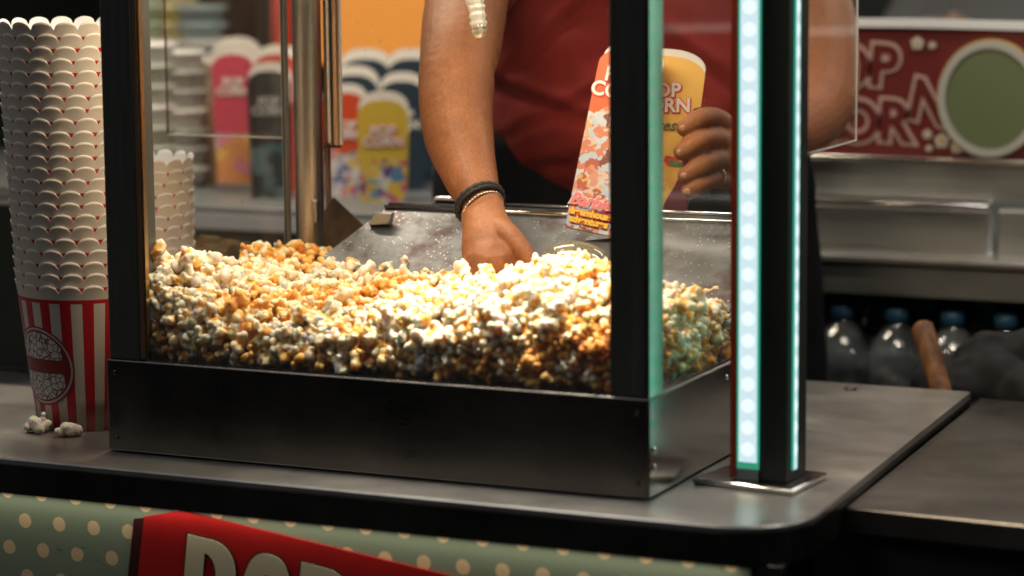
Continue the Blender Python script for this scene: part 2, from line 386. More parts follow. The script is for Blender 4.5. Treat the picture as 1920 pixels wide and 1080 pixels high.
# panes
MB().box((-W+PW+.0035, .0065, ZB), (-PW-.003, .0095, ZT)).build('front_glass', M['glass'], pm)
MB().box((-.0080, .046, ZB), (-.0055, D-.036, ZT)).build('right_glass', M['glass_clean'], pm)
MB().box((-W+.0055, .046, ZB), (-W+.0080, D-.036, ZT)).build('left_glass', M['glass_clean'], pm)
b = MB(); b.use(M['chrome']); b.box((-W+PW, .0030, ZB), (-PW, .0060, ZB+.0022)); b.box((-.005, .045, ZB), (-.002, D-.03, ZB+.0035)); b.build('glass_lip', None, pm)
b = MB(); b.use(M['black']); b.box((-W+.0100, D-.043, ZB), (-W+.0140, D-.033, ZT)); b.use(M['steel_bg']); b.box((-W+.0085, D-.043, ZB), (-W+.0097, D-.034, ZT)); b.box((-W+.0143, D-.046, ZB), (-W+.0152, D-.036, ZT)); b.build('glass_channel', None, pm)
# sliding door rails hanging beside the rear post
b = MB()
zb_ = aty(620, 272, .43).z
for u0, u1, m_, y_ in ((608, 613, M['rubber'], .430), (613.5, 619, M['chrome'], .427), (620, 624, M['steel_base'], .430), (625, 632.5, M['copper'], .426), (633, 634.8, M['rubber'], .43), (635.2, 638.5, M['acrylic_edge'], .432)):
    x0 = aty(u0, 200, y_).x; x1 = aty(u1, 200, y_).x; b.use(m_); b.box((x0, y_, zb_ + (.003 if m_ is M['chrome'] else 0)), (x1, y_+.006, ZT), bev=.0006)
b.use(M['black']).box((aty(609, 200, .43).x, .4245, zb_-.003), (aty(634, 200, .43).x, .437, zb_-.0003)); b.use(M['rubber']).box((aty(609, 200, .44).x, .438, ZB), (aty(614.5, 200, .44).x, .446, zb_))
b.build('door_rail', None, pm)
# rear tray: sloping dusty steel chute with rolled lip
TL = aty(735, 389, .44); TR = aty(1425, 410, .44); zt_ = TL.z
b = MB(); b.use(M['steel_tray'])
dy, dz = -.20, -.115
vs = [(-.545, .44, zt_), (-.012, .44, zt_), (-.012, .44+dy, zt_+dz), (-.640, .44+dy, zt_+dz)]
lo = [b.bm.verts.new((x, y, z)) for x, y, z in vs]; hi = [b.bm.verts.new((x, y+.0012, z-.002)) for x, y, z in vs]
b.face(lo); b.face(hi[::-1])
for i in range(4): b.face([lo[i], lo[(i+1) % 4], hi[(i+1) % 4], hi[i]])
tray = b.build('chute', M['steel_tray'], pm)
b = MB(); b.use(M['chrome']); b.tube([(-.548, .438, zt_+.001), (-.014, .438, zt_+.001)], .0026, 10)
b.tube([(-.40, .452, zt_+.009), (-.014, .452, zt_+.009)], .0024, 10); b.use(M['steel_tray']).box((-.545, .442, zt_-.002), (-.014, .452, zt_+.006)); b.build('chute_lip', None, tray)
b = MB(); c0 = aty(812, 372, .447); c1 = aty(865, 372, .447)
b.tube([(c0.x, .447, zt_), (c0.x, .447, zt_+.010), (c0.x+.005, .447, zt_+.0145), (c1.x-.005, .447, zt_+.0145), (c1.x, .447, zt_+.010), (c1.x, .447, zt_)], .003, 8); b.build('chute_handle', M['chrome'], tray)
b = MB(); q0 = aty(692, 418, .40); q1 = aty(722, 403, .40); b.prism([(q0.x, q0.z-.003), (q1.x+.006, q0.z), (q1.x+.010, q1.z+.003), (q0.x+.008, q1.z+.002)], .398, .410, bev=.001, fn=lambda x, z, y: Vector((x, y, z))); b.build('chute_tab', M['steel_bg'], tray)
b = MB(); pts = [aty(*q, .415) for q in ((607, 398), (626, 370), (696, 436), (655, 515), (607, 530))]
b.prism([(p.x, p.z) for p in pts][::-1], .413, .416, fn=lambda x, z, y: Vector((x, y, z))); b.build('side_flap', M['dark_plate'], pm)
# roof, lamp housing, kettle (above the picture)
b = MB(); b.box((-W-.01, -.01, ZT), (.01, D+.01, ZT+.16), bev=.006); b.build('roof', M['steel_base'], pm)
lampm = emit('heat_lamp_glow', (1, .74, .42), 12)
MB().box((-.63, .045, ZT-.025), (-.09, .145, ZT-.003), bev=.003).build('lamp_tube', lampm, pm)
b = MB(); kc = (-.53, .26, 1.585)
b.lathe([(.02, 0), (.085, .003), (.09, .02), (.09, .11), (.095, .115), (.095, .12), (.03, .14), (.012, .145), (.012, ZT-1.585)], kc, 36); b.build('kettle', M['chrome'], pm)
hb = MB(); pts = []
for k in range(30):
    s_ = k/29; u = 862+36*s_+6*math.sin(s_*PI); v = -120+175*s_; pts.append(atd(u, v, 3.22))
for k in range(7):
    th = k/6*PI; pts.append(atd(900+8*math.sin(th)*.6-2*k*.3, 55+7*math.sin(th)-k*1.0, 3.22))
hb.tube(pts[:30], [.0098+.0015*math.sin(k*2.6) for k in range(30)], 14)
hb.sphere(pts[29], .0095, 2, (1, 1, 1.3)); hb.tube([pts[29]+Vector((-.003, 0, 0)), atd(893, 30, 3.225), atd(880, 8, 3.23), atd(872, -60, 3.23)], .0042, 10)
hb.build('ribbed_cable', mat('pale_ribbed_metal', (.85, .78, .66), .34, .7), pm)

# ------------------------------------------------------------------ popcorn tubs
M['tub_white'] = mat('tub_white_card', (.60, .53, .44), .55)
M['tub_red'] = mat('tub_red_ink', (.46, .015, .02), .42)
M['tub_in'] = mat('tub_inside_white', (.85, .85, .84), .5)
NS, SUB = 18, 10
HB, RB, RT = .1775, .0635, .0835
def tub_mesh():
    b = MB(); b.use(M['tub_white']); b.use(M['tub_red']); b.use(M['tub_in'])
    n = NS*SUB
    def rad(z): return RB+(RT-RB)*z/HB
    zs = [0, .04, .08, .12, HB-.0135, HB-.0086]
    rings = []
    for z in zs: rings.append([(rad(z), z)]*n)
    def sc(k): return .0098*math.sqrt(max(0, 1-((k % SUB)/(SUB/2)-1)**2))
    for f in (.45, .8, 1.0):
        rg = []
        for k in range(n):
            h = -.0086+ (.0086+sc(k))*f; rg.append((rad(HB+h)+.0014*(f**2)*(sc(k)/.0098), HB+h))
        rings.append(rg)
    def mk(rings, off):
        out = []
        for rg in rings: out.append([b.bm.verts.new(((r-off)*math.cos(2*PI*k/n), (r-off)*math.sin(2*PI*k/n), z)) for k, (r, z) in enumerate(rg)])
        return out
    o = mk(rings, 0); i_ = mk(rings, .0006)
    for L, (r0, r1) in enumerate(zip(o, o[1:])):
        for k in range(n):
            if L < 4: b.mi = 1 if (k % SUB) < SUB*.45 else 0
            elif L == 4: b.mi = 1
            else: b.mi = 0
            b.face([r0[k], r0[(k+1) % n], r1[(k+1) % n], r1[k]], True)
    b.mi = 2
    for r0, r1 in zip(i_, i_[1:]):
        for k in range(n): b.face([r0[(k+1) % n], r0[k], r1[k], r1[(k+1) % n]], True)
    b.mi = 0
    for k in range(n): b.face([o[-1][k], o[-1][(k+1) % n], i_[-1][(k+1) % n], i_[-1][k]])
    b.face(o[0][::-1]); b.mi = 2; b.face(i_[0])
    bmesh.ops.recalc_face_normals(b.bm, faces=b.bm.faces)
    me = bpy.data.meshes.new('popcorn_tub'); b.bm.to_mesh(me); b.bm.free()
    for q in b.mats: me.materials.append(q)
    return me
TUB = tub_mesh()
def stack(cx, cy, n, step, lean, seed, names, phase=0):
    r = random.Random(seed); first = None
    for i in range(n):
        o = bpy.data.objects.new('popcorn_tub', TUB); COL.objects.link(o)
        jit = 0 if i == 0 else .00018
        o.location = (cx+lean[0]*i+r.gauss(0, jit), cy+lean[1]*i+r.gauss(0, jit), 1.0005+i*step+(r.uniform(0, .0010) if i else 0))
        o.rotation_euler = (r.gauss(0, .0006) if i else 0, r.gauss(0, .0006) if i else 0, phase + i*.065+r.gauss(0, .05))
        lab = names[0] if i == 0 else names[2] if i == n-1 else names[1]
        tag(o, lab, 'popcorn tub', names[3])
        if i == 0: first = o
    return first
CX, CY = -.8265, .146
t1 = stack(CX, CY, 23, .01475, (-.0004, -.0006), 5, ('red and white striped popcorn tub at the bottom of the tall stack on the counter',
   'scalloped white tub rim nested in the middle of the tall stack left of the machine', 'uppermost scalloped white tub of the tall stack left of the machine', 'tall stack of popcorn tubs'))
stack(-.888, .352, 10, .01475, (.0002, 0), 9, ('lowest tub of the shorter stack behind the left machine post',
   'scalloped white tub rim in the shorter stack seen through the glass', 'uppermost scalloped tub of the shorter stack seen through the glass', 'shorter stack of popcorn tubs'), .1)
# crest on the bottom tub
ml = mat('crest_print', (.3, .02, .02), .45); t = NT(ml)
vo = t.n('ShaderNodeTexVoronoi', feature='DISTANCE_TO_EDGE'); vo.inputs['Scale'].default_value = 125; t.l(t.tc.outputs['Object'], vo.inputs['Vector'])
crk = t.mr(vo.outputs['Distance'], .03, .10, 0, 1); t.set('Base Color', t.mix(crk, (.10, .02, .02), (.60, .55, .50)))
b = MB(); mred = mat('crest_dark_red', (.20, .012, .014), .45); mring = mat('crest_ring', (.58, .42, .38), .45)
RL = .0495; zc = aty(90, 680, .1).z - 1.0; th0 = math.atan2(Rv.y, Rv.x) ; view = math.atan2((CP.y-CY), (CP.x-CX))
thc = view - math.radians(51)
def onT(a_, z_, off): 
    rr = RB+(RT-RB)*z_/HB+off; q = thc + a_/rr; return Vector((CX+rr*math.cos(q), CY+rr*math.sin(q), 1.0005+z_))
def disc(loop_in, loop_out, m_, off):
    b.use(m_); n_ = 48
    for k in range(n_):
        for j in range(6):
            def pt_(kk, f): 
                A = 2*PI*kk/n_; i0 = loop_in(A); i1 = loop_out(A); rr = i0+(i1-i0)*f
                return onT(rr*math.cos(A), zc+rr*math.sin(A), off)
            if loop_in(0) == 0 and j == 0: b.face([b.bm.verts.new(pt_(k, 0)), b.bm.verts.new(pt_(k, 1/6)), b.bm.verts.new(pt_(k+1, 1/6))], True)
            else: b.face([b.bm.verts.new(pt_(k, j/6)), b.bm.verts.new(pt_(k, (j+1)/6)), b.bm.verts.new(pt_(k+1, (j+1)/6)), b.bm.verts.new(pt_(k+1, j/6))], True)
disc(lambda A: 0, lambda A: RL-.0035, mred, .0005); disc(lambda A: RL-.0036, lambda A: RL-.0008, mring, .0006); disc(lambda A: RL-.0009, lambda A: RL+.0012, mred, .0007)
for s_ in (1, -1):   # popcorn drawings above and below the middle band
    b.use(ml); cols = 22
    for i in range(cols):
        a0 = -.036+.072*i/cols; a1 = -.036+.072*(i+1)/cols
        def hi_(a_): return min(math.sqrt(max(0, (RL-.006)**2-a_*a_)), .044 - .20*abs(a_)*(1 if s_ > 0 else .3) + .003*noise.noise(Vector((a_*300, s_, 0))))
        def lo_(a_): return .009+.002*noise.noise(Vector((a_*250, 5*s_, 0)))
        for j in range(4):
            q = [onT(aa, zc+s_*(lo_(aa)+(hi_(aa)-lo_(aa))*ff), .0008) for aa, ff in ((a0, j/4), (a1, j/4), (a1, (j+1)/4), (a0, (j+1)/4))]
            if hi_(a0) > lo_(a0) and hi_(a1) > lo_(a1): b.face([b.bm.verts.new(p) for p in q], True)
o = b.build('crest', None); o.parent = t1; o.matrix_parent_inverse = (Matrix.Translation(t1.location) @ t1.rotation_euler.to_matrix().to_4x4()).inverted()

# ------------------------------------------------------------------ LED pole
pole = empty('led_pole', (.09, .135, 1.0), 'black upright pole with glowing LED light strips on a flat steel foot plate', 'light pole')
MB().prism([(.014, .100), (.139, .083), (.146, .185), (.030, .200)], 1.0005, 1.0075, bev=.0015).build('foot_plate', M['chrome'], pole)
ax_ = Vector((1, -.06, 0)).normalized(); ay_ = Vector((.06, 1, 0)).normalized()
PO = Vector((.0545, .1115, 0))
def pb(b, x0, x1, y0, y1, z0, z1, bev=0):
    return b.prism([(x0, y0), (x1, y0), (x1, y1), (x0, y1)], z0, z1, bev=bev, fn=lambda x, y, z: PO+ax_*x+ay_*y+Vector((0, 0, z)))
ZP = 2.3
pb(MB(), .0075, .0675, .0035, .060, 1.0075, ZP, .001).build('column', M['black'], pole)
pb(MB(), .0005, .0072, .000, .010, 1.0090, ZP, .001).build('red_edge', M['red_trim'], pole)
PO2 = PO
lens = emit('led_lens', (.64, .81, .87), 1.0); bead = emit('led_bead', (.84, .96, 1), 1.05); flank = emit('led_green_flank', (.04, .42, .28), .9); housing = mat('led_housing', (.3, .35, .33), .4)
b = MB(); b.use(flank); pb(b, .0085, .0105, .0005, .0033, 1.028, ZP); pb(b, .0325, .0345, .0005, .0033, 1.028, ZP)
b.use(lens); pb(b, .0106, .0324, .0008, .0033, 1.0281, ZP)
b.use(emit('led_green_end', (.05, .55, .33), .5)); pb(b, .0085, .0345, .0005, .0033, 1.0205, 1.0278); b.use(housing); pb(b, .0085, .0345, .0005, .0033, 1.0080, 1.0200)
b.use(bead); z = 1.043
while z < 1.62:
    c = PO+ax_*.0215+ay_*.0002+Vector((0, 0, z)); n_ = 16
    for ya, yb in ((0, .0009),):
        vs0 = [b.bm.verts.new(c+ax_*(.0080*math.cos(2*PI*k/n_))+Vector((0, 0, .0080*math.sin(2*PI*k/n_)))) for k in range(n_)]
        b.face(vs0); vs1 = [b.bm.verts.new(v.co+ay_*.0007) for v in vs0]
        for k in range(n_): b.face([vs0[k], vs0[(k+1) % n_], vs1[(k+1) % n_], vs1[k]])
    z += .0247
b.build('led_strip', None, pole)
b = MB(); b.use(flank); XF = .0678
pb(b, XF, XF+.0022,   .0175, .0190, 1.020, ZP); pb(b, XF, XF+.0022, .0290, .0300, 1.020, ZP); b.use(lens); pb(b, XF, XF+.0018, .0191, .0289, 1.0201, ZP)
b.use(bead); z = 1.043
while z < 1.62:
    c = PO+ax_*(XF+.0024)+ay_*.024+Vector((0, 0, z)); n_ = 16
    vs0 = [b.bm.verts.new(c+ay_*(.0046*math.cos(2*PI*k/n_))+Vector((0, 0, .0080*math.sin(2*PI*k/n_)))) for k in range(n_)]
    b.face(vs0); vs1 = [b.bm.verts.new(v.co-ax_*.0005) for v in vs0]
    for k in range(n_): b.face([vs0[k], vs0[(k+1) % n_], vs1[(k+1) % n_], vs1[k]])
    z += .0247
b.build('led_strip', None, pole)
# third strip on the pole's face towards the machine
b = MB(); b.use(emit('led_green_lens', (.10, .80, .50), 1.3)); pb(b, .0050, .0073, .014, .052, 1.026, ZP)
b.use(bead); z = 1.043
while z < 1.62: pb(b, .0042, .0049, .027, .041, z-.007, z+.007); z += .0247
b.build('led_strip', None, pole)
# acrylic screens
ac = empty('acrylic_screen', (.13, .26, 1.4), 'clear acrylic side screen fixed to the LED pole beside the vendor\'s elbow', 'screen')
z1 = 1.374
b = MB(); b.use(M['acrylic']).box((.1285, .157, z1), (.1305, .330, 1.9)); b.build('pane', None, ac)
b = MB(); b.use(M['acrylic_edge']).box((.1285, .157, z1-.0012), (.1305, .3312, z1-.0001)); b.box((.1285, .3301, z1), (.1305, .3312, 1.9)); b.build('polished_edge', None, ac)
a2 = empty('acrylic_screen', (-.8, .475, 1.4), 'clear hanging acrylic screen behind the left end of the popcorn machine', 'screen')
pA, pB = aty(316, 250, .475), aty(536, 262, .475)
MB().box((pA.x, .474, pA.z), (pB.x, .4765, 1.9)).build('pane', M['acrylic'], a2)
b = MB(); b.use(M['acrylic_edge']).box((pA.x-.0002, .474, pA.z-.0022), (pB.x, .4765, pA.z-.0001)); b.use(M['black']).box((pA.x-.0018, .474, pA.z-.002), (pA.x-.0003, .4765, 1.9)); b.build('polished_edge', None, a2)

# ------------------------------------------------------------------ people
def basis(d):
    d = d.normalized(); a_ = d.cross(Vector((0, 0, 1)))
    if a_.length < .1: a_ = Vector((1, 0, 0)) - d*d.x
    a_.normalize(); return a_, d.cross(a_), d
def limb(b, pts, radii, flat=None, seg=20):
    """continuous tapering limb through points; flat = (axis, factor) per point"""
    P = [Vector(p) for p in pts]; n = len(P)
    # resample smooth (catmull-rom)
    Q, Rr, Fl = [], [], []
    for i in range(n-1):
        p0, p1, p2, p3 = P[max(i-1, 0)], P[i], P[i+1], P[min(i+2, n-1)]
        r0, r1_, r2, r3 = radii[max(i-1, 0)], radii[i], radii[i+1], radii[min(i+2, n-1)]
        st = 6
        for k in range(st + (1 if i == n-2 else 0)):
            t_ = k/st
            f = lambda a0, a1, a2_, a3: .5*((2*a1)+(a2_-a0)*t_+(2*a0-5*a1+4*a2_-a3)*t_*t_+(3*a1-a0-3*a2_+a3)*t_**3)
            Q.append(f(p0, p1, p2, p3)); Rr.append(f(r0, r1_, r2, r3))
    b.sphere(Q[0], Rr[0], 2); b.sphere(Q[-1], Rr[-1], 2)
    rings = []; a_, b_, _ = basis(Q[1]-Q[0])
    for i, p in enumerate(Q):
        d = (Q[min(i+1, len(Q)-1)]-Q[max(i-1, 0)]).normalized(); a_ = (a_-d*a_.dot(d)).normalized(); c_ = d.cross(a_)
        rg = []
        for k in range(seg):
            v = (a_*math.cos(2*PI*k/seg)+c_*math.sin(2*PI*k/seg))*Rr[i]
            if flat: v = v - flat[0]*v.dot(flat[0])*(1-flat[1])
            rg.append(b.bm.verts.new(p+v))
        rings.append(rg)
    for r0, r1_ in zip(rings, rings[1:]):
        for k in range(seg): b.face([r0[k], r0[(k+1) % seg], r1_[(k+1) % seg], r1_[k]], True)
    b.face(rings[0][::-1]); b.face(rings[-1])
def torso(b, secs, rx, seg=32):
    """secs: (centre, half width, half depth); rx = body's right-left axis"""
    ry = Vector((0, 0, 1)).cross(rx); rings = []
    for c, w_, d_ in secs:
        rings.append([b.bm.verts.new(Vector(c)+rx*w_*math.copysign(abs(math.cos(q))**.85, math.cos(q))+ry*d_*math.copysign(abs(math.sin(q))**.9, math.sin(q))) for q in [2*PI*k/seg for k in range(seg)]])
    for r0, r1_ in zip(rings, rings[1:]):
        for k in range(seg): b.face([r0[k], r0[(k+1) % seg], r1_[(k+1) % seg], r1_[k]], True)
    b.face(rings[0][::-1]); b.face(rings[-1])
def skin(name, c1, c2, bump=.3):
    m = mat(name, c1, .55); t = NT(m); n_ = t.noise(16, 6, rough=.7); n2 = t.noise(420, 3, (1, 1, .3))
    t.set('Specular IOR Level', .32)
    t.set('Base Color', t.mix(t.mr(n2, .42, .62, 0, .38), t.ramp(n_, [(.35, c2), (.65, c1)]), tuple(x*.55 for x in c1)))
    t.set('Roughness', t.mr(n2, .3, .7, .48, .66)); t.bump(n2, .55, .0009)
    t.set('Subsurface Weight', .04); m.node_tree.nodes['Principled BSDF'].inputs['Subsurface Radius'].default_value = (.012, .005, .003); t.set('Subsurface Scale', .5)
    return m
def cloth(name, c, n_scale=500):
    m = mat(name, c, .85); t = NT(m); n_ = t.noise(5, 4); f = t.noise(n_scale, 2)
    t.set('Base Color', t.ramp(n_, [(.3, tuple(x*.8 for x in c)), (.7, c)])); t.bump(f, .25, .0006)
    m.node_tree.nodes['Principled BSDF'].inputs['Sheen Weight'].default_value = .02; t.set('Specular IOR Level', .12); return m
MSK = skin('warm_brown_skin', (.32, .125, .046), (.22, .078, .027))
MSK2 = skin('pale_skin', (.45, .28, .2), (.36, .22, .15))
MSH = cloth('dark_red_shirt', (.22, .024, .020)); MBK = mat('black_trousers', (.007, .007, .008), .9, Specular_IOR_Level=.1); MGR = cloth('grey_sleeve_cloth', (.17, .175, .18))
def head(b, c, fw, r=.078):
    """head with brow, nose, lips, ears; fw = facing direction"""
    up = Vector((0, 0, 1)); s_ = fw.cross(up).normalized()
    rot = Matrix((s_, -fw, up)).transposed()
    b.sphere(c, .088, 3, (.88, 1.05, 1.15), rot); b.sphere(c+fw*.02-up*.055, .062, 3, (.95, 1, 1.05), rot)
    b.sphere(c+fw*.098-up*.022, .013, 2, (.9, 1, 1.1)); b.sphere(c+fw*.094-up*.005, .009, 2, (.8, 1, 1.8), rot)
    b.sphere(c+fw*.082-up*.056, .013, 2, (1.8, .6, .45), rot); b.sphere(c+fw*.080-up*.066, .012, 2, (1.6, .6, .45), rot)
    b.sphere(c+fw*.082+up*.016, .014, 2, (2.6, .5, .45), rot)
    for k in (1, -1): b.sphere(c+s_*.08*k-fw*.005-up*.012, .02, 2, (.4, .8, 1.4), rot)
def hair_eyes(par, c, fw):
    up = Vector((0, 0, 1)); s_ = fw.cross(up).normalized(); rot = Matrix((s_, -fw, up)).transposed()
    b = MB(); b.sphere(c-fw*.014+up*.022, .094, 3, (.93, 1.02, 1.05), rot)
    bmesh.ops.delete(b.bm, geom=[f for f in b.bm.faces if (f.calc_center_median()-c).dot(fw) > .045 and (f.calc_center_median()-c).z < .07 or (f.calc_center_median()-c).z < -.03], context='FACES')
    b.build('hair', mat('short_dark_hair', (.02, .014, .01), .7), par)
    for k in (1, -1): MB().sphere(c+s_*.03*k+fw*.075+up*.002, .0105, 2).build('eye', mat('eye_white', (.6, .6, .58), .3), par)

# --- vendor
ven = empty('person', (-.36, .82, 0), 'person in a dark red T-shirt reaching into the popcorn and holding cartons', 'person')
rx = Rv.copy(); rx.z = 0; rx.normalize()       # his left-right axis runs along the picture
fwd = Vector((rx.y, -rx.x, 0)).normalized()    # facing the camera
P = lambda u, v, w: atd(u, v, w)
b = MB()
c_hip = P(1170, 540, 3.93); c_w = P(1170, 380, 3.92); c_ch = P(1175, 60, 3.90); c_sh = P(1185, -150, 3.90)
torso(b, [(c_hip+Vector((0, 0, -.10)), .17, .12), (c_hip, .19, .13), (c_w, .19, .135), (c_ch, .20, .13), (c_sh, .20, .10), (c_sh+Vector((0, 0, .05)), .12, .07), (c_sh+Vector((0, 0, .09)), .058, .056), (c_sh+Vector((0, 0, .16)), .054, .054)], rx)
hc = c_sh+Vector((0, 0, .25))+fwd*.04; head(b, hc, (fwd*.93-Vector((0, 0, .36))).normalized())
# his right arm (left in the picture)
limb(b, [P(925, -150, 3.86), P(885, -60, 3.72), P(874, 10, 3.62), P(866, 70, 3.54), P(858, 130, 3.49), P(854, 195, 3.455), P(864, 270, 3.42), P(884, 335, 3.38), P(901, 378, 3.35)],
     [.060, .058, .0555, .0535, .0500, .0478, .0430, .0335, .0262], seg=28)
# his left arm (right in the picture), elbow low beside the screen
limb(b, [P(1450, -150, 3.88), P(1500, -60, 3.82), P(1532, 30, 3.77), P(1541, 110, 3.73), P(1540, 175, 3.70), P(1522, 215, 3.67), P(1485, 245, 3.62), P(1440, 268, 3.56), P(1408, 282, 3.51)],
     [.060, .056, .053, .052, .050, .047, .041, .033, .027], seg=24)
# legs
for k in (-1, 1):
    h0 = c_hip+rx*.09*k+Vector((0, 0, -.04)); kn = Vector((h0.x, h0.y, .5))+rx*.02*k+fwd*.02; an = Vector((h0.x, h0.y, .09))+rx*.03*k
    limb(b, [h0, (h0+kn)/2, kn, (kn+an)/2+fwd*-.01, an], [.088, .078, .056, .052, .036]); b.sphere(an+fwd*.07+Vector((0, 0, -.045)), .045, 2, (1, 1.9, .8), Matrix((rx, fwd, Vector((0, 0, 1)))).transposed())
# right hand plunging into the popcorn
palm_n = fwd
limb(b, [P(903, 385, 3.345), P(912, 425, 3.315), P(922, 462, 3.29), P(924, 500, 3.27)], [.0262, .0300, .0375, .0360], flat=(Fv, .60), seg=24)
for a_, b_2 in (((902, 415), (884, 482)), ((909, 418), (905, 486)), ((918, 420), (929, 486))):
    limb(b, [P(*a_, 3.318-.0165), P((a_[0]+b_2[0])/2, (a_[1]+b_2[1])/2, 3.296-.0195), P(*b_2, 3.276-.0195)], [.0022, .0030, .0046], seg=8)
for (u0, u1, u2, v2, wd) in ((886, 877, 874, 548, 3.262), (908, 901, 898, 560, 3.252), (931, 925, 921, 560, 3.248), (952, 948, 942, 548, 3.25)):
    limb(b, [P(u0+2, 478, 3.28), P(u1, 505, 3.262), P(u1, 528, 3.25), P(u2, v2, wd-.005)], [.0108, .0102, .0092, .0078], seg=12)
limb(b, [P(922, 425, 3.30), P(950, 440, 3.275), P(972, 462, 3.258), P(990, 487, 3.250), P(1003, 514, 3.245)], [.015, .0155, .0140, .0122, .0092], seg=14)   # thumb
limb(b, [P(955, 455, 3.28), P(940, 480, 3.27)], [.012, .014], seg=12)
# left hand round the cartons
limb(b, [P(1404, 284, 3.505), P(1385, 285, 3.485), P(1366, 285, 3.47), P(1352, 284, 3.46)], [.0265, .030, .036, .036], flat=(Fv, .6), seg=22)
FW = 3.395
fing = [((1356, 232, 3.455), (1336, 222, 3.425), (1310, 225, FW+.005), (1284, 240, FW)), ((1360, 268, 3.45), (1338, 260, 3.42), (1310, 266, FW), (1279, 285, FW-.003)),
        ((1360, 306, 3.45), (1340, 300, 3.42), (1314, 312, FW), (1286, 330, FW-.002)), ((1358, 338, 3.455), (1338, 335, 3.425), (1314, 346, FW+.002), (1291, 359, FW+.001))]
for f_, rr in zip(fing, (.0140, .0142, .0136, .0122)):
    limb(b, [P(*q) for q in f_], [rr*1.08, rr*1.08, rr, rr*.82], seg=14)
limb(b, [P(1380, 262, 3.475), P(1350, 240, 3.485), P(1315, 238, 3.487), P(1290, 250, 3.487)], [.016, .0145, .012, .009], seg=12)   # thumb behind the cartons
o = b.build('body', MSK, ven); me = bake(o, [('REMESH', dict(mode='VOXEL', voxel_size=.0023)), ('SMOOTH', dict(factor=.5, iterations=4))]); me.materials.clear(); me.materials.append(MSK)
def crease(me, pts, dep, wd):   # skin folds pressed into the surface along a polyline
    N_ = [v.normal.copy() for v in me.vertices]
    pts = [Vector(p) for p in pts]; c = sum(pts, Vector())/len(pts); rad = max((p-c).length for p in pts)+wd*3
    for v in me.vertices:
        if (v.co-c).length > rad: continue
        dm = 9
        for a0, a1 in zip(pts, pts[1:]):
            d = a1-a0; t_ = max(0, min(1, (v.co-a0).dot(d)/d.length_squared)); dm = min(dm, (v.co-a0-d*t_).length)
        if dm < wd*2.5: v.co -= N_[v.index]*dep*math.exp(-(dm/wd)**2)
crease(me, [P(884, 92, 3.478), P(897, 112, 3.468), P(912, 133, 3.475), P(932, 150, 3.50)], .0045, .008)
crease(me, [P(890, 75, 3.48), P(912, 96, 3.485), P(938, 112, 3.51)], .0025, .007)
for q_ in range(3): crease(me, [P(868+q_*3, 352+q_*13, 3.325), P(905, 360+q_*13, 3.315), P(940-q_*2, 352+q_*13, 3.33)], .0007, .0018)
for f_, rr in zip(fing, (.0140, .0142, .0136, .0122)):
    for fr in (.42, .5):
        p_ = P(*f_[1]).lerp(P(*f_[2]), fr); crease(me, [p_+Vector((0, 0, .016))-Fv*rr*.8, p_-Fv*rr*1.0, p_-Vector((0, 0, .016))-Fv*rr*.8], .0009, .0016)
N_ = [v.normal.copy() for v in me.vertices]
for v in me.vertices: v.co += N_[v.index]*(.0011*noise.noise(v.co*22)+.00035*noise.noise(v.co*110))
body = o
hair_eyes(ven, hc, (fwd*.93-Vector((0, 0, .36))).normalized())
# finger nails of the left hand
mnail = mat('nail', (.42, .22, .14), .35)
for f_ in fing:
    p = P(f_[3][0]-1, f_[3][1], f_[3][2]-.0088); bn_ = MB(); bn_.sphere(p, .0056, 2, (1.2, .32, .8), Matrix((rx, fwd, Vector((0, 0, 1)))).transposed()); bn_.build('nail', mnail, ven)
# shirt: draped torso plus short sleeves
b = MB(); top_ = Vector((0, 0, 1))
hemz = P(1180, 368, 3.74).z
secs = []
for zc_, w_, d_, off in ((hemz-.004, .150, .150, .020), (hemz+.02, .172, .162, .022), (hemz+.05, .192, .17, .022), (hemz+.09, .206, .170, .018), (hemz+.15, .212, .160, .01), (hemz+.22, .214, .148, 0), (hemz+.29, .214, .135, -.005)):
    cc = Vector((c_w.x, c_w.y, zc_))+fwd*off; secs.append((cc, w_, d_))
secs += [(c_sh+Vector((0, 0, .0)), .212, .112), (c_sh+Vector((0, 0, .055)), .13, .082), (c_sh+Vector((0, 0, .085)), .07, .066)]
torso(b, secs, rx, 40)
limb(b, [P(960, -160, 3.88), P(905, -110, 3.80), P(888, -55, 3.72)], [.075, .073, .071]); limb(b, [P(1420, -160, 3.9), P(1480, -110, 3.86), P(1515, -50, 3.81)], [.075, .073, .071])
o = b.build('shirt', MSH, ven); me = bake(o, [('REMESH', dict(mode='VOXEL', voxel_size=.0055)), ('SMOOTH', dict(factor=.5, iterations=6))])
N_ = [v.normal.copy() for v in me.vertices]
for v in me.vertices:
    q = v.co; h = 0
    d1 = (q-P(960, 150, 3.7)); a_ = d1.dot(rx); z_ = d1.z
    # diagonal pull folds falling from the arms, plus soft drape
    h += .0085*noise.noise(Vector((a_*9+z_*11, z_*5-a_*6, 1.3))) + .0055*noise.noise(Vector((a_*6-z_*16, z_*14, 7.1))) + .002*noise.noise(q*40)
    for (fx, fz, sl, amp, wd) in ((.02, -.03, -.35, .010, .010), (.06, .06, .9, .008, .012), (.15, -.10, .25, .007, .012), (.25, .02, -.7, .007, .013), (.12, -.02, .5, .006, .009)):
        dd = (z_-fz)-sl*(a_-fx); ln = math.exp(-((a_-fx)/.10)**2); h -= amp*math.exp(-(dd/wd)**2)*ln; h += amp*.7*math.exp(-((dd-wd*1.8)/wd)**2)*ln
    v.co = q + N_[v.index]*h
me.materials.clear(); me.materials.append(MSH)
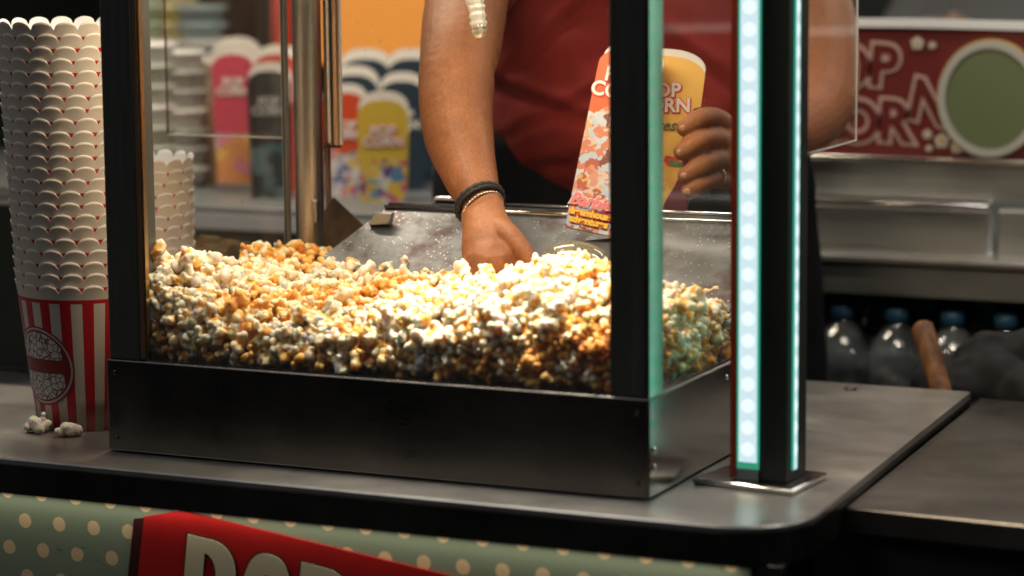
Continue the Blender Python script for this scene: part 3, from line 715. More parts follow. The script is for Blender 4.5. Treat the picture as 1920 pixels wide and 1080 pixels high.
# trousers
b = MB(); torso(b, [(c_hip+Vector((0, 0, -.24)), .295, .165), (c_hip+Vector((0, 0, -.1)), .296, .165), (c_hip, .290, .162), (c_w+Vector((0, 0, .03)), .276, .158), (c_w+Vector((0, 0, .10)), .262, .15), (c_w+Vector((0, 0, .13)), .22, .12)], rx, 32)
for k in (-1, 1):
    h0 = c_hip+rx*.145*k+Vector((0, 0, -.12)); kn = Vector((h0.x, h0.y, .5))+rx*.01*k+fwd*.02; an = Vector((h0.x, h0.y, .10))+rx*.03*k
    limb(b, [h0, (h0+kn)/2, kn, (kn+an)/2, an], [.145, .13, .098, .088, .08])
o = b.build('trousers', MBK, ven); me = bake(o, [('REMESH', dict(mode='VOXEL', voxel_size=.009)), ('SMOOTH', dict(factor=.5, iterations=4))])
N_ = [v.normal.copy() for v in me.vertices]
for v in me.vertices: v.co += N_[v.index]*(.004*noise.noise(v.co*14))
me.materials.clear(); me.materials.append(MBK)
for k in (-1, 1):
    an = Vector((c_hip.x, c_hip.y, 0))+rx*.145*k
    MB().sphere(an+fwd*.06+Vector((0, 0, .045)), .055, 2, (1, 2.2, .82), Matrix((rx, fwd, Vector((0, 0, 1)))).transposed()).build('shoe', M['black'], ven)
# bracelets
def ringpts(c, ax, r1_, r2_, up_=None, n_=48, fl=None):
    a_, c_, d = basis(ax); out = []
    # a_ horizontal across, c_ other
    for k in range(n_+1): q = 2*PI*k/n_; out.append(c+a_*r1_*math.cos(q)+c_*r2_*math.sin(q))
    return out
axw = (P(910, 420, 3.32)-P(880, 320, 3.39))
axb = (axw.normalized()+Vector((-.0, .0, 0))+rx*.25).normalized()
b = MB(); c = P(899, 380, 3.35); rp = ringpts(c, axb, .0310, .0295, n_=60)
b.tube(rp, [.0038+.0007*math.sin(k*2.2) for k in range(61)], 8); b.tube([p+axb*.0045 for p in ringpts(c, axb, .0305, .0290, n_=60)], [.0030+.0007*math.sin(k*2.5) for k in range(61)], 8)
tag(b.build('cord_bracelet', mat('black_cord', (.01, .009, .009), .7)), 'black braided cord bracelet round the wrist reaching into the popcorn', 'bracelet')
b = MB(); c = P(905, 395, 3.343); rp = ringpts(c, (axb+rx*.15).normalized(), .0300, .0285, n_=40)
for k in range(40):
    d = (rp[k+1]-rp[k]).normalized(); m_ = (rp[k]+rp[k+1])/2
    b.tube([rp[k], m_, rp[k+1]], [.0008, .0018, .0008] if k % 9 else [.0018, .0026, .0018], 6)
tag(b.build('chain_bracelet', mat('dull_silver', (.55, .5, .42), .25, 1)), 'thin metal chain bracelet just below the black cord on the wrist', 'bracelet')
for (nm, u, v, w_, r_, mm_, lab) in (('silver_ring', 1327, 303, 3.410, .0128, M['chrome'], 'silver ring on a finger holding the yellow carton'), ('gold_ring', 1345, 330, 3.43, .0122, M['brass'], 'gold ring on the little finger side of the hand holding cartons')):
    c = P(u, v, w_); d = (P(1350, 300, 3.44)-P(1300, 318, 3.39)).normalized(); b = MB(); b.tube(ringpts(c, d, r_, r_, n_=28), .0016, 8); b.sphere(P(u, v+1, w_-.0145), .0028, 2)
    tag(b.build(nm, mm_), lab, 'ring')

b = MB(); cr_ = random.Random(8); cc_ = atz(1596, 731, 1.0)
for k in range(16): b.sphere(cc_+Vector((cr_.gauss(0, .006), cr_.gauss(0, .014), .0012)), cr_.uniform(.0008, .0028), 1, (1, 1, .45))
tag(b.build('crumb_smear', mat('dark_crumb', (.06, .045, .035), .6)), 'small dark smear of crumbs near the rear edge of the steel counter', 'crumbs', kind='stuff')
# --- scoop in the popcorn
sc_ = empty('popcorn_scoop', P(1070, 500, 3.22), 'translucent smoky plastic scoop half buried beside the reaching hand', 'scoop')
b = MB(); sc0 = P(1078, 506, 3.225); b.sphere(sc0, .040, 4, (1.25, .80, .86)); bmesh.ops.delete(b.bm, geom=[v for v in b.bm.verts if v.co.z < sc0.z-.006 or (v.co-sc0).dot(rx) > .038], context='VERTS')
o = b.build('bowl', M['scoop'], sc_); bake(o, [('SOLIDIFY', dict(thickness=.0016))])
MB().tube([P(1034, 500, 3.24), P(1012, 500, 3.245), P(985, 512, 3.25)], [.007, .0062, .006], 12).build('handle', M['scoop'], sc_)

# --- cartons
def carton(name, org, xa, up, wb, wt, h, dep, cols, label, arc=.2, letters=None, lettercol=None, group=None, patches=None, lsize=.02, lz=.8, ldx=0):
    """folded popcorn carton: rounded front and back walls, side walls, inside white. cols=(front material, side material)"""
    xa = xa.normalized(); n = xa.cross(up).normalized(); up = n.cross(xa).normalized()   # n points away from the viewer when xa is right
    e = empty(name, org, label, 'popcorn carton', group)
    T = lambda x, y, z: org+xa*x+n*(-y)+up*z      # y: towards the back
    def wall(y, hh, m_, m2, nm, dx=1., arc_=arc):
        b = MB(); prof = [(-wb/2*dx, 0), (wb/2*dx, 0)]; w2 = wt/2*dx; ar = wt*arc_
        prof += [(w2, hh-ar)] + [(w2*math.cos(q)**.8, hh-ar+ar*math.sin(q)) for q in [PI/2*k/8 for k in range(1, 8)]] + [(0, hh)] + [(-w2*math.sin(q)**.8, hh-ar+ar*math.cos(q)) for q in [PI/2*k/8 for k in range(1, 8)]] + [(-w2, hh-ar)]
        for off, m_2 in ((0, m_), (.0006, m2)):
            b.use(m_2); vs = [b.bm.verts.new(T(x, y+off+.0*z, z)) for x, z in prof]; b.face(vs)
        me_ = b.bm; b.use(m_)
        vv = list(me_.verts); k_ = len(prof)
        for i in range(k_): b.face([vv[i], vv[(i+1) % k_], vv[k_+(i+1) % k_], vv[k_+i]])
        return b.build(nm, None, e)
    f = wall(-dep/2, h*.95, cols[0], M['white'], 'front_panel')
    wall(dep/2, h, M['white'], cols[0], 'back_panel')
    for s_ in (-1, 1):
        b = MB(); b.use(cols[1]); q = [(wb/2, -dep/2, 0), (wb/2, dep/2, 0), (wt/2, dep/2, h*.74), (wt/2, -dep/2, h*.72)]
        v0 = [b.bm.verts.new(T(s_*(x-.0003), y, z)) for x, y, z in q]; v1 = [b.bm.verts.new(T(s_*(x-.0009), y, z)) for x, y, z in q]
        b.face(v0); b.face(v1[::-1])
        for i in range(4): b.face([v0[i], v0[(i+1) % 4], v1[(i+1) % 4], v1[i]])
        b.build('side_panel', None, e)
    MB().prism([(-wb/2+.001, -dep/2+.001), (wb/2-.001, -dep/2+.001), (wb/2-.001, dep/2-.001), (-wb/2+.001, dep/2-.001)], .0005, .0015, fn=lambda x, y, z: T(x, y, z)).build('bottom', M['white'], e)
    if letters:
        for i, s_ in enumerate(letters):
            zc_ = h*lz - i*lsize*.95
            put_text('lettering', s_, lsize*1.2, lettercol[0], f, T(ldx, -dep/2-.0012, zc_), xa, up, bold=.0007, depth=.0003)
            put_text('lettering', s_, lsize*1.2, lettercol[1], f, T(ldx+.0006, -dep/2-.0006, zc_-.0008), xa, up, bold=.0020, depth=.0002)
    if patches:
        for (nm, m_, pts, off) in patches:
            b = MB(); b.use(m_); b.prism(pts, 0, .0002, fn=lambda x, z, y: T(x, -dep/2-off-y, z)); b.build(nm, None, f)
    return e, T
def blotch(name, base, cols, zsp, topc, scale=40):
    """printed card: plain colour above zsp (object z, world), busy colour blots below"""
    m = mat(name, base, .45); t = NT(m); vo = t.n('ShaderNodeTexVoronoi'); vo.inputs['Scale'].default_value = scale*1.5
    nz = t.n('ShaderNodeTexNoise'); nz.inputs['Scale'].default_value = scale*1.3; t.l(t.tc.outputs['Object'], nz.inputs['Vector'])
    mx = t.n('ShaderNodeMixRGB'); mx.inputs[0].default_value = .035; t.l(t.tc.outputs['Object'], mx.inputs[1]); t.l(nz.outputs['Color'], mx.inputs[2]); t.l(mx.outputs[0], vo.inputs['Vector'])
    sp_ = t.n('ShaderNodeSeparateColor'); t.l(vo.outputs['Color'], sp_.inputs[0])
    k = len(cols); c = t.ramp(sp_.outputs[0], [(i/k, cc) for i, cc in enumerate(cols)], const=True)
    sx_ = t.n('ShaderNodeSeparateXYZ'); t.l(t.tc.outputs['Object'], sx_.inputs[0])
    nn = t.math('ADD', sx_.outputs[2], t.math('MULTIPLY', t.math('SUBTRACT', nz.outputs[0], .5), .03))
    t.set('Base Color', t.mix(t.math('GREATER_THAN', nn, zsp), c, topc)); return m
WT = mat('white_ink', (.8, .78, .74), .5); RD = mat('red_ink', (.62, .05, .02), .5)
YE = mat('yellow_card', (.80, .47, .10), .45); MAR = mat('maroon_card', (.13, .015, .035), .45); OR = mat('orange_red_card', (.70, .12, .03), .45)
PK = mat('pink_ink', (.80, .22, .24), .5); YL = mat('yellow_ink', (.85, .55, .08), .5)
# held: left carton with red top
wA = 3.385
org = P(1109, 436, wA); upA = (P(1148, 130, wA+.02)-org).normalized(); xA = (Rv*.93-Uv*.20-Fv*.32)
mA = blotch('carton_print_pastel', (.7, .6, .6), [(.60, .22, .13), (.46, .55, .66), (.45, .12, .08), (.68, .42, .18), (.66, .50, .44), (.22, .07, .05), (.62, .30, .22), (.55, .60, .66)], org.z+.152, (.72, .12, .03), 58)
eA, TA = carton('popcorn_carton', org, xA, upA, .068, .080, .246, .014, (mA, MAR), 'red topped popcorn carton held partly behind the right front post', arc=.26,
    letters=('POP', 'CORN'), lettercol=(WT, RD), lsize=.0215, lz=.78, ldx=-.004)
fA = [c_ for c_ in bpy.data.objects if c_.parent == eA and c_.name.startswith('front_panel')][0]
put_text('lettering', 'Barbie', .0215, PK, fA, TA(-.008, -.0092, .030), xA, upA+Rv*.10, bold=.0008, shear=.35)
put_text('lettering', 'Barbie', .0215, WT, fA, TA(-.008, -.0087, .030), xA, upA+Rv*.10, bold=.0019, shear=.35, depth=.0001)
for i, s_ in enumerate(('dreamhouse', 'adventures')):
    put_text('lettering', s_, .0115, YL, fA, TA(-.004, -.0092, .018-i*.010), xA, upA, bold=.0006); put_text('lettering', s_, .0115, OR, fA, TA(-.004, -.0087, .018-i*.010), xA, upA, bold=.0014, depth=.0001)
# held: yellow carton
wB = 3.425
org = P(1228, 452, wB); upB = (P(1246, 120, wB+.015)-org).normalized(); xB = (Rv-Uv*.02-Fv*.10)
mB = blotch('carton_print_gold', (.8, .5, .1), [(.80, .47, .10), (.78, .42, .08), (.82, .52, .14), (.76, .40, .08), (.80, .47, .10)], org.z+.10, (.82, .50, .11), 60)
eB, TB = carton('popcorn_carton', org, xB, upB, .070, .118, .248, .020, (mB, MAR), 'yellow popcorn carton with maroon lower corner gripped by the fingers', arc=.22,
    letters=('POP', 'CORN'), lettercol=(WT, RD), lsize=.0205, lz=.74, ldx=.006,
    patches=[('maroon_patch', MAR, [(.0345, .002), (.0585, .172), (.046, .168), (.037, .150), (.030, .12), (.033, .09), (.024, .07), (.010, .045), (-.006, .02), (-.012, .002)], .0004),
             ('cherry_print', RD, [(.012, .108), (.024, .106), (.030, .100), (.024, .094), (.014, .095), (.008, .102)], .0005),
             ('leaf_print', mat('leaf_ink', (.12, .22, .10), .5), [(.016, .103), (.034, .099), (.034, .094), (.018, .094)], .0008),
             ('sprig_print', mat('sprig_ink', (.20, .32, .10), .5), [(.018, .012), (.022, .030), (.026, .014), (.034, .020), (.030, .006), (.020, .004)], .0007),
             ('gold_base_print', YL, [(.010, .001), (.012, .008), (.022, .006), (.033, .008), (.032, .001)], .0009)])
fB = [c_ for c_ in bpy.data.objects if c_.parent == eB and c_.name.startswith('front_panel')][0]
put_text('lettering', 'ress', .020, mat('olive_ink', (.10, .13, .05), .5), fB, TB(.014, -.0112, .140), xB, upB+Rv*-.05, bold=.0002, shear=.4)

# --- background cartons on the rear shelf
def pal(*c): return list(c)
def bgcarton(u, vb, vt, wpx, Y, top, cols, label, letters=True, lc=None, split=.5, arc=.34, sc_=30, rot=0):
    pb_ = aty(u, vb, Y); pt_ = aty(u, vt, Y); h = (pt_.z-pb_.z); wd = wpx/FP*(pb_-CP).dot(Fv)
    m_ = blotch('carton_print', top, cols, pb_.z+h*split, top, sc_)
    xa = Matrix.Rotation(rot, 3, 'Z') @ Rv
    return carton('popcorn_carton', Vector(pb_), Vector((xa.x, xa.y, 0)), Vector((0, 0, 1)), wd*.86, wd, h, .035, (m_, mat('carton_side', tuple(x*.8 for x in top), .5)), label,
        arc=arc, letters=('POP', 'CORN') if letters else None, lettercol=lc or (WT, RD), lsize=wd*.23, lz=.72, group='popcorn cartons on display behind the vendor')
GY = (.35, .34, .30)
bgcarton(385, 345, 105, 64, 1.20, (.36, .27, .18), pal((.40, .33, .22), (.33, .22, .14), (.30, .30, .22), (.36, .2, .13)), 'tan brown carton standing left of the pink carton in the display', False, sc_=18, split=.9)
bgcarton(447, 335, 70, 92, 1.28, (.62, .60, .52), pal((.6, .58, .5), (.5, .2, .2)), 'white arched carton standing behind the pink carton in the display', False, split=.1)
bgcarton(443, 342, 88, 78, 1.12, (.62, .07, .12), pal((.62, .12, .16), (.75, .45, .12), (.65, .22, .30), (.70, .55, .5), (.68, .28, .10)), 'pink popcorn carton in the display left of the warm steel tube', split=.36)
bgcarton(525, 385, 85, 84, 1.16, (.60, .08, .06), pal((.6, .1, .08), (.6, .55, .45)), 'red edged carton standing behind the black carton in the display', False, split=.1)
bgcarton(510, 395, 118, 80, 1.06, (.025, .028, .032), pal((.03, .035, .04), (.05, .12, .14), (.02, .03, .04), (.10, .16, .18)), 'black popcorn carton in the display beside the warm steel tube', lc=(mat('grey_ink', (.5, .5, .48), .5), M['black']), split=.45)
NV = (.018, .04, .065)
bgcarton(690, 440, 92, 96, 1.34, NV, pal((.03, .06, .1), (.6, .6, .56)), 'tall navy carton at the rear of the display under the orange screen', False, split=.05)
bgcarton(775, 440, 92, 90, 1.36, NV, pal((.03, .06, .1), (.05, .05, .1)), 'navy carton at the rear right of the display next to the vendor\'s arm', False, split=.05)
bgcarton(668, 440, 124, 92, 1.24, NV, pal((.03, .06, .1), (.6, .6, .56)), 'navy arched carton standing behind the red and yellow cartons', True, lc=(WT, M['black']), split=.05)
bgcarton(758, 440, 136, 84, 1.24, NV, pal((.03, .06, .1), (.02, .03, .08), (.12, .08, .2)), 'dark navy carton half hidden by the vendor\'s forearm', True, lc=(WT, M['black']), split=.3)
bgcarton(652, 450, 158, 80, 1.14, (.62, .07, .02), pal((.66, .66, .68), (.5, .5, .62), (.62, .12, .25), (.7, .68, .66), (.70, .50, .12), (.12, .14, .35)), 'red topped popcorn carton in the display beside the yellow one', split=.58, sc_=60)
bgcarton(722, 455, 172, 94, 1.08, (.70, .50, .06), pal((.70, .50, .08), (.66, .66, .6), (.16, .04, .22), (.70, .48, .06), (.55, .10, .22), (.10, .25, .45), (.7, .5, .1)), 'yellow popcorn carton at the front of the display left of the forearm', split=.55, sc_=48)
# orange LED screen behind them
m = bpy.data.materials.new('orange_screen_glow'); m.use_nodes = True; t = NT(m); t.set('Base Color', (.3, .12, .03, 1)); t.set('Roughness', .5)
wv = t.n('ShaderNodeTexWave', wave_type='BANDS', bands_direction='Z'); wv.inputs['Scale'].default_value = 22; wv.inputs['Distortion'].default_value = .6; t.l(t.tc.outputs['Object'], wv.inputs['Vector'])
t.set('Emission Color', t.ramp(wv.outputs['Fac'], [(.2, (.80, .27, .035)), (.8, (.92, .36, .06))])); t.set('Emission Strength', .64)
p0, p1 = aty(560, 120, 1.50), aty(812, -60, 1.50)
osn = empty('orange_screen', (p0.x+.1, 1.52, p0.z), 'glowing orange display panel with faint lines above the navy cartons', 'screen')
MB().box((p0.x, 1.50, p0.z), (p1.x, 1.515, p1.z)).build('display', m, osn)
MB().box((p0.x-.01, 1.5151, p0.z-.01), (p1.x+.01, 1.54, p1.z+.01)).box((p0.x+.1, 1.541, .0), (p0.x+.14, 1.56, p0.z+.1)).build('housing', M['black'], osn)
# red and brown posters / posts
p0, p1 = aty(512, 170, 1.44), aty(536, -80, 1.44)
tag(MB().box((p0.x, 1.44, 0), (p1.x, 1.462, p1.z), bev=.003).build('red_post', mat('red_post_paint', (.45, .035, .02), .5)), 'bright red upright post behind the black carton', 'post')
p0, p1 = aty(397, 150, 1.60), aty(512, -90, 1.60)
bn = empty('dark_banner', ((p0.x+p1.x)/2, 1.6, 0), 'dark brown banner hanging behind the pink carton', 'banner')
MB().box((p0.x, 1.60, p0.z-.1), (p1.x, 1.603, p1.z), bev=.001).build('cloth', mat('dark_brown_banner', (.022, .008, .005), .7), bn)
MB().box((p0.x-.01, 1.604, p1.z-.02), (p1.x+.01, 1.62, p1.z+.01)).box(((p0.x+p1.x)/2, 1.621, 0), ((p0.x+p1.x)/2+.02, 1.641, p1.z)).build('pole', M['black'], bn)
# stacks of clear packed cups on the left (behind)
def cupstack(u, Y, vb, vt, r_, col, lab, lid=True):
    pb_ = aty(u, vb, Y); pt_ = aty(u, vt, Y); n = max(3, int((pt_.z-pb_.z)/.030)); e = empty('cup_stack', pb_, lab, 'cup stack', 'stacks of packed cups behind the glass')
    st = (pt_.z-pb_.z)/n; mc = mat('cup_stack_plastic', col, .3)
    for i in range(n):
        zz = pb_.z+i*st; b = MB(); b.lathe([(r_*.80, 0), (r_*.97, st*.70), (r_*1.06, st*.72), (r_*1.06, st*.93), (r_*.8, st*.95)], (pb_.x, pb_.y, zz), 20, True)
        b.build('cup', mc if i % 3 else M['white_trim'], e)
cupstack(283, 1.12, 345, 78, .047, (.50, .54, .47), 'pale stack of cups nearest the left post in the blurred display')
cupstack(345, 1.16, 345, 92, .040, (.44, .47, .44), 'greyish stack of cups between the pale stack and the tan carton')
cupstack(262, 1.45, 300, -60, .05, (.40, .52, .40), 'greenish tall stack of cups at the far left of the display')
cupstack(385, 1.48, 300, 8, .045, (.30, .42, .46), 'bluish stack of cups beside the dark brown banner')
cupstack(330, 1.52, 300, -60, .055, (.66, .60, .30), 'yellowish tall stack of cups at the rear of the display')
# display counter carrying the cartons
zc1 = aty(600, 345, 1.12).z
dc = empty('display_counter', (-1.25, 1.15, 0), 'grey steel display counter carrying cartons and cups behind the machine', 'counter')
zt1 = aty(443, 362, 1.10).z; print('display z', zt1)
MB().box((-2.2, .93, zt1-.035), (-.80, 1.62, zt1-.0), bev=.004).build('counter_top', mat('grey_laminate', (.15, .165, .17), .35), dc)
MB().box((-2.2, .945, 0), (-.80, 1.60, zt1-.036)).build('cabinet', mat('dark_grey_cabinet', (.06, .06, .055), .5), dc)
MB().box((-2.2, .925, zt1-.036), (-.80, .9295, zt1-.012)).build('edge_trim', mat('pale_edge', (.55, .57, .6), .3), dc)

# --- far left things
tag(MB().box((-1.30, .42, 1.0005), (-1.02, .60, 1.24), bev=.006).build('black_box', M['black']), 'plain black box standing on the counter behind the tall tub stack', 'box')
pq = aty(2, 372, .40)
carton('popcorn_carton', Vector((pq.x-.012, .40, 1.262)) if False else Vector((pq.x-.022, .50, 1.2405)), Vector((Rv.x, Rv.y, 0)), Vector((0, 0, 1)), .05, .058, .075, .03, (OR, OR), 'small orange carton at the left picture edge behind the tub stack', letters=None)

# ------------------------------------------------------------------ right background: second cart with red sign
YS = 1.30
rc = empty('steel_serving_unit', (.1, YS+.2, 0), 'stepped steel serving unit with rails behind the vendor on the right', 'counter')
def zy(v, Y, u=1700): return aty(u, v, Y).z
XL, XR = -.75, .95
b = MB(); b.use(M['steel_bg'])
b.box((XL, YS, zy(372, YS)), (XR, YS+.02, zy(303, YS)), bev=.002); b.build('upper_panel', None, rc)
MB().box((XL, YS-.012, zy(304, YS-.01)), (XR, YS+.01, zy(294, YS-.01)), bev=.002).build('top_rail', M['chrome'], rc)
xe = aty(1862, 380, YS).x
MB().box((XL, YS-.030, zy(391, YS-.02)), (xe, YS-.001, zy(377, YS-.02)), bev=.003).build('middle_rail', M['chrome'], rc)
MB().box((XL, YS+.004, zy(470, YS)), (xe-.008, YS+.03, zy(373, YS)-.001), bev=.002).build('lower_panel', M['steel_bg'], rc)
MB().box((xe+.012, YS-.012, zy(482, YS)), (XR, YS+.03, zy(385, YS)), bev=.003).build('end_panel', M['steel_bg'], rc)
MB().box((XL, YS-.085, zy(497, YS-.09)-.0005), (XR, YS+.35, zy(490, YS-.09)+.0045), bev=.002).build('shelf', M['steel_top'], rc)
MB().box((XL, YS-.075, zy(556, YS-.08)), (XR, YS-.05, zy(500, YS-.08)-.001)).build('shelf_front', M['steel_bg'], rc)
MB().box((XL, YS+.30, .02), (XR, YS+.32, zy(500, YS)-.01)).build('back_wall', M['black'], rc)
for x in (XL+.02, XR-.05): MB().box((x, YS-.045, 0), (x+.03, YS-.015, zy(556, YS))).build('leg', M['steel_base'], rc)
zs_ = zy(790, YS)
MB().box((XL, YS-.10, zs_-.02), (XR, YS+.28, zs_)).build('bottle_shelf', M['steel_base'], rc)
# red sign: long board with rounded top corners slope
rs = empty('popcorn_sign', (.05, YS+.02, 1.26), 'red sign with outlined POP CORN letters and a green oval in a white ring', 'sign')
sTL = aty(1540, 52, YS+.03); z0s = zy(292, YS+.03)
pts = [(-.42, z0s), (XR, z0s), (XR, sTL.z-.03), (.35, sTL.z-.006), (.20, sTL.z-.001), (-.1, sTL.z+.003), (-.42, sTL.z+.002)]
msr = mat('dull_red_board', (.13, .012, .011), .5)
MB().prism(pts, YS+.020, YS+.04, fn=lambda x, z, y: Vector((x, y, z))).build('board', msr, rs)
b = MB(); tp = [(x, z) for x, z in pts[2:]]
ed = tp+[(x, z+.012) for x, z in tp[::-1]]; b.prism(ed, YS+.014, YS+.042, fn=lambda x, z, y: Vector((x, y, z))); b.build('white_edge', M['white_trim'], rs)
GI = mat('outline_ink', (.50, .34, .29), .5); RI = mat('letter_red_ink', (.11, .009, .009), .5)
def outl(ch, u, v, hpx, rot=0):
    o_ = aty(u, v, YS+.018); s_ = hpx/FP*4.0*1.38; a_ = math.radians(rot); xa = Vector((math.cos(a_), 0, math.sin(a_))); up_ = Vector((-math.sin(a_), 0, math.cos(a_)))
    L = put_text('letter', ch, s_, RI, rs, Vector((o_.x, YS+.0176, o_.z)), xa, up_, bold=.0030, depth=.0004, sx=1.0)
    put_text('letter_outline', ch, s_, GI, L, Vector((o_.x, YS+.0185, o_.z)), xa, up_, bold=.0078, depth=.0004, sx=1.0)
outl('P', 1545, 158, 78, 4); outl('O', 1590, 160, 80, 2); outl('P', 1654, 158, 78, -4); outl('C', 1548, 262, 78, 4); outl('O', 1608, 262, 78, 2); outl('R', 1676, 262, 78, -2); outl('N', 1738, 226, 78, -12)
oc = aty(1858, 185, YS+.02)
def ell(rx_, rz_, y0, y1, m_, nm, par, hole=None, dz_=0, dx_=0):
    b = MB(); n_ = 48; c = (oc.x+dx_, oc.z+dz_)
    P_ = lambda q, a1, a2: (c[0]+a1*math.cos(q), c[1]+a2*math.sin(q))
    if hole is None: b.prism([P_(2*PI*k/n_, rx_, rz_) for k in range(n_)], y0, y1, fn=lambda x, z, y: Vector((x, y, z)))
    else:
        for k in range(n_):
            q0, q1 = 2*PI*k/n_, 2*PI*(k+1)/n_; A, B, C_, D_ = P_(q0, rx_, rz_), P_(q1, rx_, rz_), P_(q1, *hole), P_(q0, *hole)
            b.prism([A, B, C_, D_], y0, y1, fn=lambda x, z, y: Vector((x, y, z)))
    return b.build(nm, m_, par)
rxp = .080; rzp = .088
ell(rxp*.87, rzp*.88, YS+.012, YS+.0195, mat('olive_oval', (.13, .16, .075), .5), 'oval', rs)
ell(rxp, rzp, YS+.010, YS+.0195, mat('ring_white', (.42, .41, .37), .5), 'oval_ring', rs, (rxp*.86, rzp*.87))
ell(rxp*1.03, rzp*1.03, YS+.014, YS+.0195, mat('ring_gold', (.45, .30, .06), .5), 'oval_rim', rs, (rxp*1.001, rzp*1.001))
fl_m = mat('flower_ink', (.52, .47, .38), .5); fl_c = mat('flower_centre_ink', (.5, .33, .08), .5)
for (u, v, r_) in ((1720, 81, .0095), (1748, 85, .0055), (1766, 264, .011), (1794, 276, .009), (1739, 252, .007), (1873, 86, .0055), (1742, 278, .005)):
    c = aty(u, v, YS+.018); b = MB(); b.use(fl_m)
    for k in range(5):
        q = 2*PI*k/5+.3; cc = (c.x+r_*.6*math.cos(q), c.z+r_*.6*math.sin(q)); b.prism([(cc[0]+r_*.48*math.cos(a_), cc[1]+r_*.48*math.sin(a_)) for a_ in [2*PI*j/10 for j in range(10)]], YS+.0165-.0001*k, YS+.0195, fn=lambda x, z, y: Vector((x, y, z)))
    b.use(fl_c); b.prism([(c.x+r_*.28*math.cos(a_), c.z+r_*.28*math.sin(a_)) for a_ in [2*PI*j/10 for j in range(10)]], YS+.0150, YS+.0159, fn=lambda x, z, y: Vector((x, y, z))); b.build('flower', None, rs)
# bottles on the low shelf
capm = mat('blue_cap', (.035, .12, .22), .4)
def bottle(x, y, label, k):
    e = empty('water_bottle', (x, y, zs_), label, 'bottle', 'water bottles on the shelf under the serving unit')
    h = zy(575, YS)-zs_
    MB().lathe([(.030, 0), (.041, .008), (.042, .05), (.039, .06), (.042, .07), (.042, h*.62), (.038, h*.70), (.022, h*.84), (.014, h*.88), (.014, h*.92)], (x, y, zs_), 24, True).build('bottle_body', M['bottle'], e)
    MB().lathe([(.019, h*.90), (.019, h*1.0), (.016, h*1.015)], (x, y, zs_), 20, True).build('cap', capm, e)
for i, (u, lab) in enumerate(((1600, 'blue capped water bottle nearest the vendor\'s trousers on the low shelf'), (1702, 'blue capped water bottle behind the wooden stick on the low shelf'), (1806, 'blue capped water bottle right of the wooden stick above the dark bag'), (1905, 'blue capped water bottle at the right picture edge on the low shelf'))):
    p = aty(u, 600, YS+.02); bottle(p.x, YS-.036, lab, i)
for i, u in enumerate((1548, 1655, 1755, 1860)):
    p = aty(u, 600, YS+.11); bottle(p.x, YS+.055, 'blue capped water bottle in the second row of the low shelf, %s' % ('nearest the trousers', 'left of the stick', 'right of the stick', 'far right')[i], i)
# crinkled shrink wrap round the bottles
b = MB(); nx_, nz_ = 70, 24; x0_, x1_ = -.36, .25; gv = []
for j in range(nz_+1):
    for i in range(nx_+1):
        x = x0_+(x1_-x0_)*i/nx_; z = zs_+.002+(.118)*j/nz_; y = YS-.088+.006*noise.noise(Vector((x*22, z*30, 1)))+.003*noise.noise(Vector((x*60, z*60, 4))); gv.append(b.bm.verts.new((x, y, z)))
for j in range(nz_):
    for i in range(nx_): b.face([gv[j*(nx_+1)+i], gv[j*(nx_+1)+i+1], gv[(j+1)*(nx_+1)+i+1], gv[(j+1)*(nx_+1)+i]], True)
M['wrap'] = glass('shrink_wrap', .25, .07, (.85, .88, .9), dustcol=(.5, .52, .52))
o = b.build('shrink_wrap', M['wrap']); tag(o, 'crinkled clear shrink wrap drawn round the water bottles', 'plastic wrap'); bake(o, [('SOLIDIFY', dict(thickness=.0006))])
# wooden stick leaning on the table edge
sA, sB = aty(1766, 735, .80), aty(1729, 612, .83)
tag(MB().tube([sA+(sA-sB)*1.6, sA, sB+(sA-sB)*.06, sB, sB+(sB-sA).normalized()*.006], [.0115, .0128, .0145, .0135, .0075], 18).build('wooden_stick', None) if False else None or (lambda b_: b_)(MB().tube([sA+(sA-sB)*1.6, sA, sB+(sA-sB)*.06, sB, sB+(sB-sA).normalized()*.006], [.0125, .0142, .0155, .0150, .0085], 18).build('wooden_stick', mat('stick_wood', (.22, .10, .035), .6))), 'worn wooden stick handle leaning up behind the counter corner', 'stick')
wm = bpy.data.materials['stick_wood']; t = NT(wm); t.set('Base Color', t.ramp(t.noise(45, 6, (1, 1, .25), rough=.7), [(.35, (.06, .025, .012)), (.5, (.22, .09, .03)), (.7, (.40, .22, .09))])); t.bump(t.noise(60, 4, (1, 1, .2)), .5, .001)
# dark cloth bag
b = MB(); bc = aty(1880, 745, .90)
for (du, dv, r_, sc) in ((0, 0, .085, (1.5, .8, .8)), (40, -30, .08, (1.4, .8, .9)), (-60, 30, .055, (1.4, .8, .8)), (90, 10, .10, (1.2, .8, .9))):
    b.sphere(aty(1880+du, 745+dv, .90), r_, 3, sc)
limb(b, [aty(1745, 742, .875), aty(1775, 695, .87), aty(1830, 672, .865), aty(1890, 700, .86), aty(1925, 745, .86)], [.008, .009, .010, .010, .009], seg=10)
limb(b, [aty(1800, 665, .90), aty(1850, 640, .89), aty(1930, 655, .885), aty(1980, 690, .88)], [.015, .018, .02, .02], seg=10)
o = b.build('cloth_bag', cloth('charcoal_cloth', (.034, .034, .036))); me = bake(o, [('REMESH', dict(mode='VOXEL', voxel_size=.004)), ('SMOOTH', dict(factor=.5, iterations=4))])
N_ = [v.normal.copy() for v in me.vertices]
for v in me.vertices: v.co += N_[v.index]*(.026*(abs(noise.noise(Vector((v.co.x*9+v.co.z*7, v.co.y*9, v.co.z*16-v.co.x*5))))-.2)+.004*noise.noise(v.co*45))
me.materials.clear(); me.materials.append(bpy.data.materials['charcoal_cloth']); tag(o, 'slumped charcoal cloth bag with a looped strap behind the side table', 'bag')
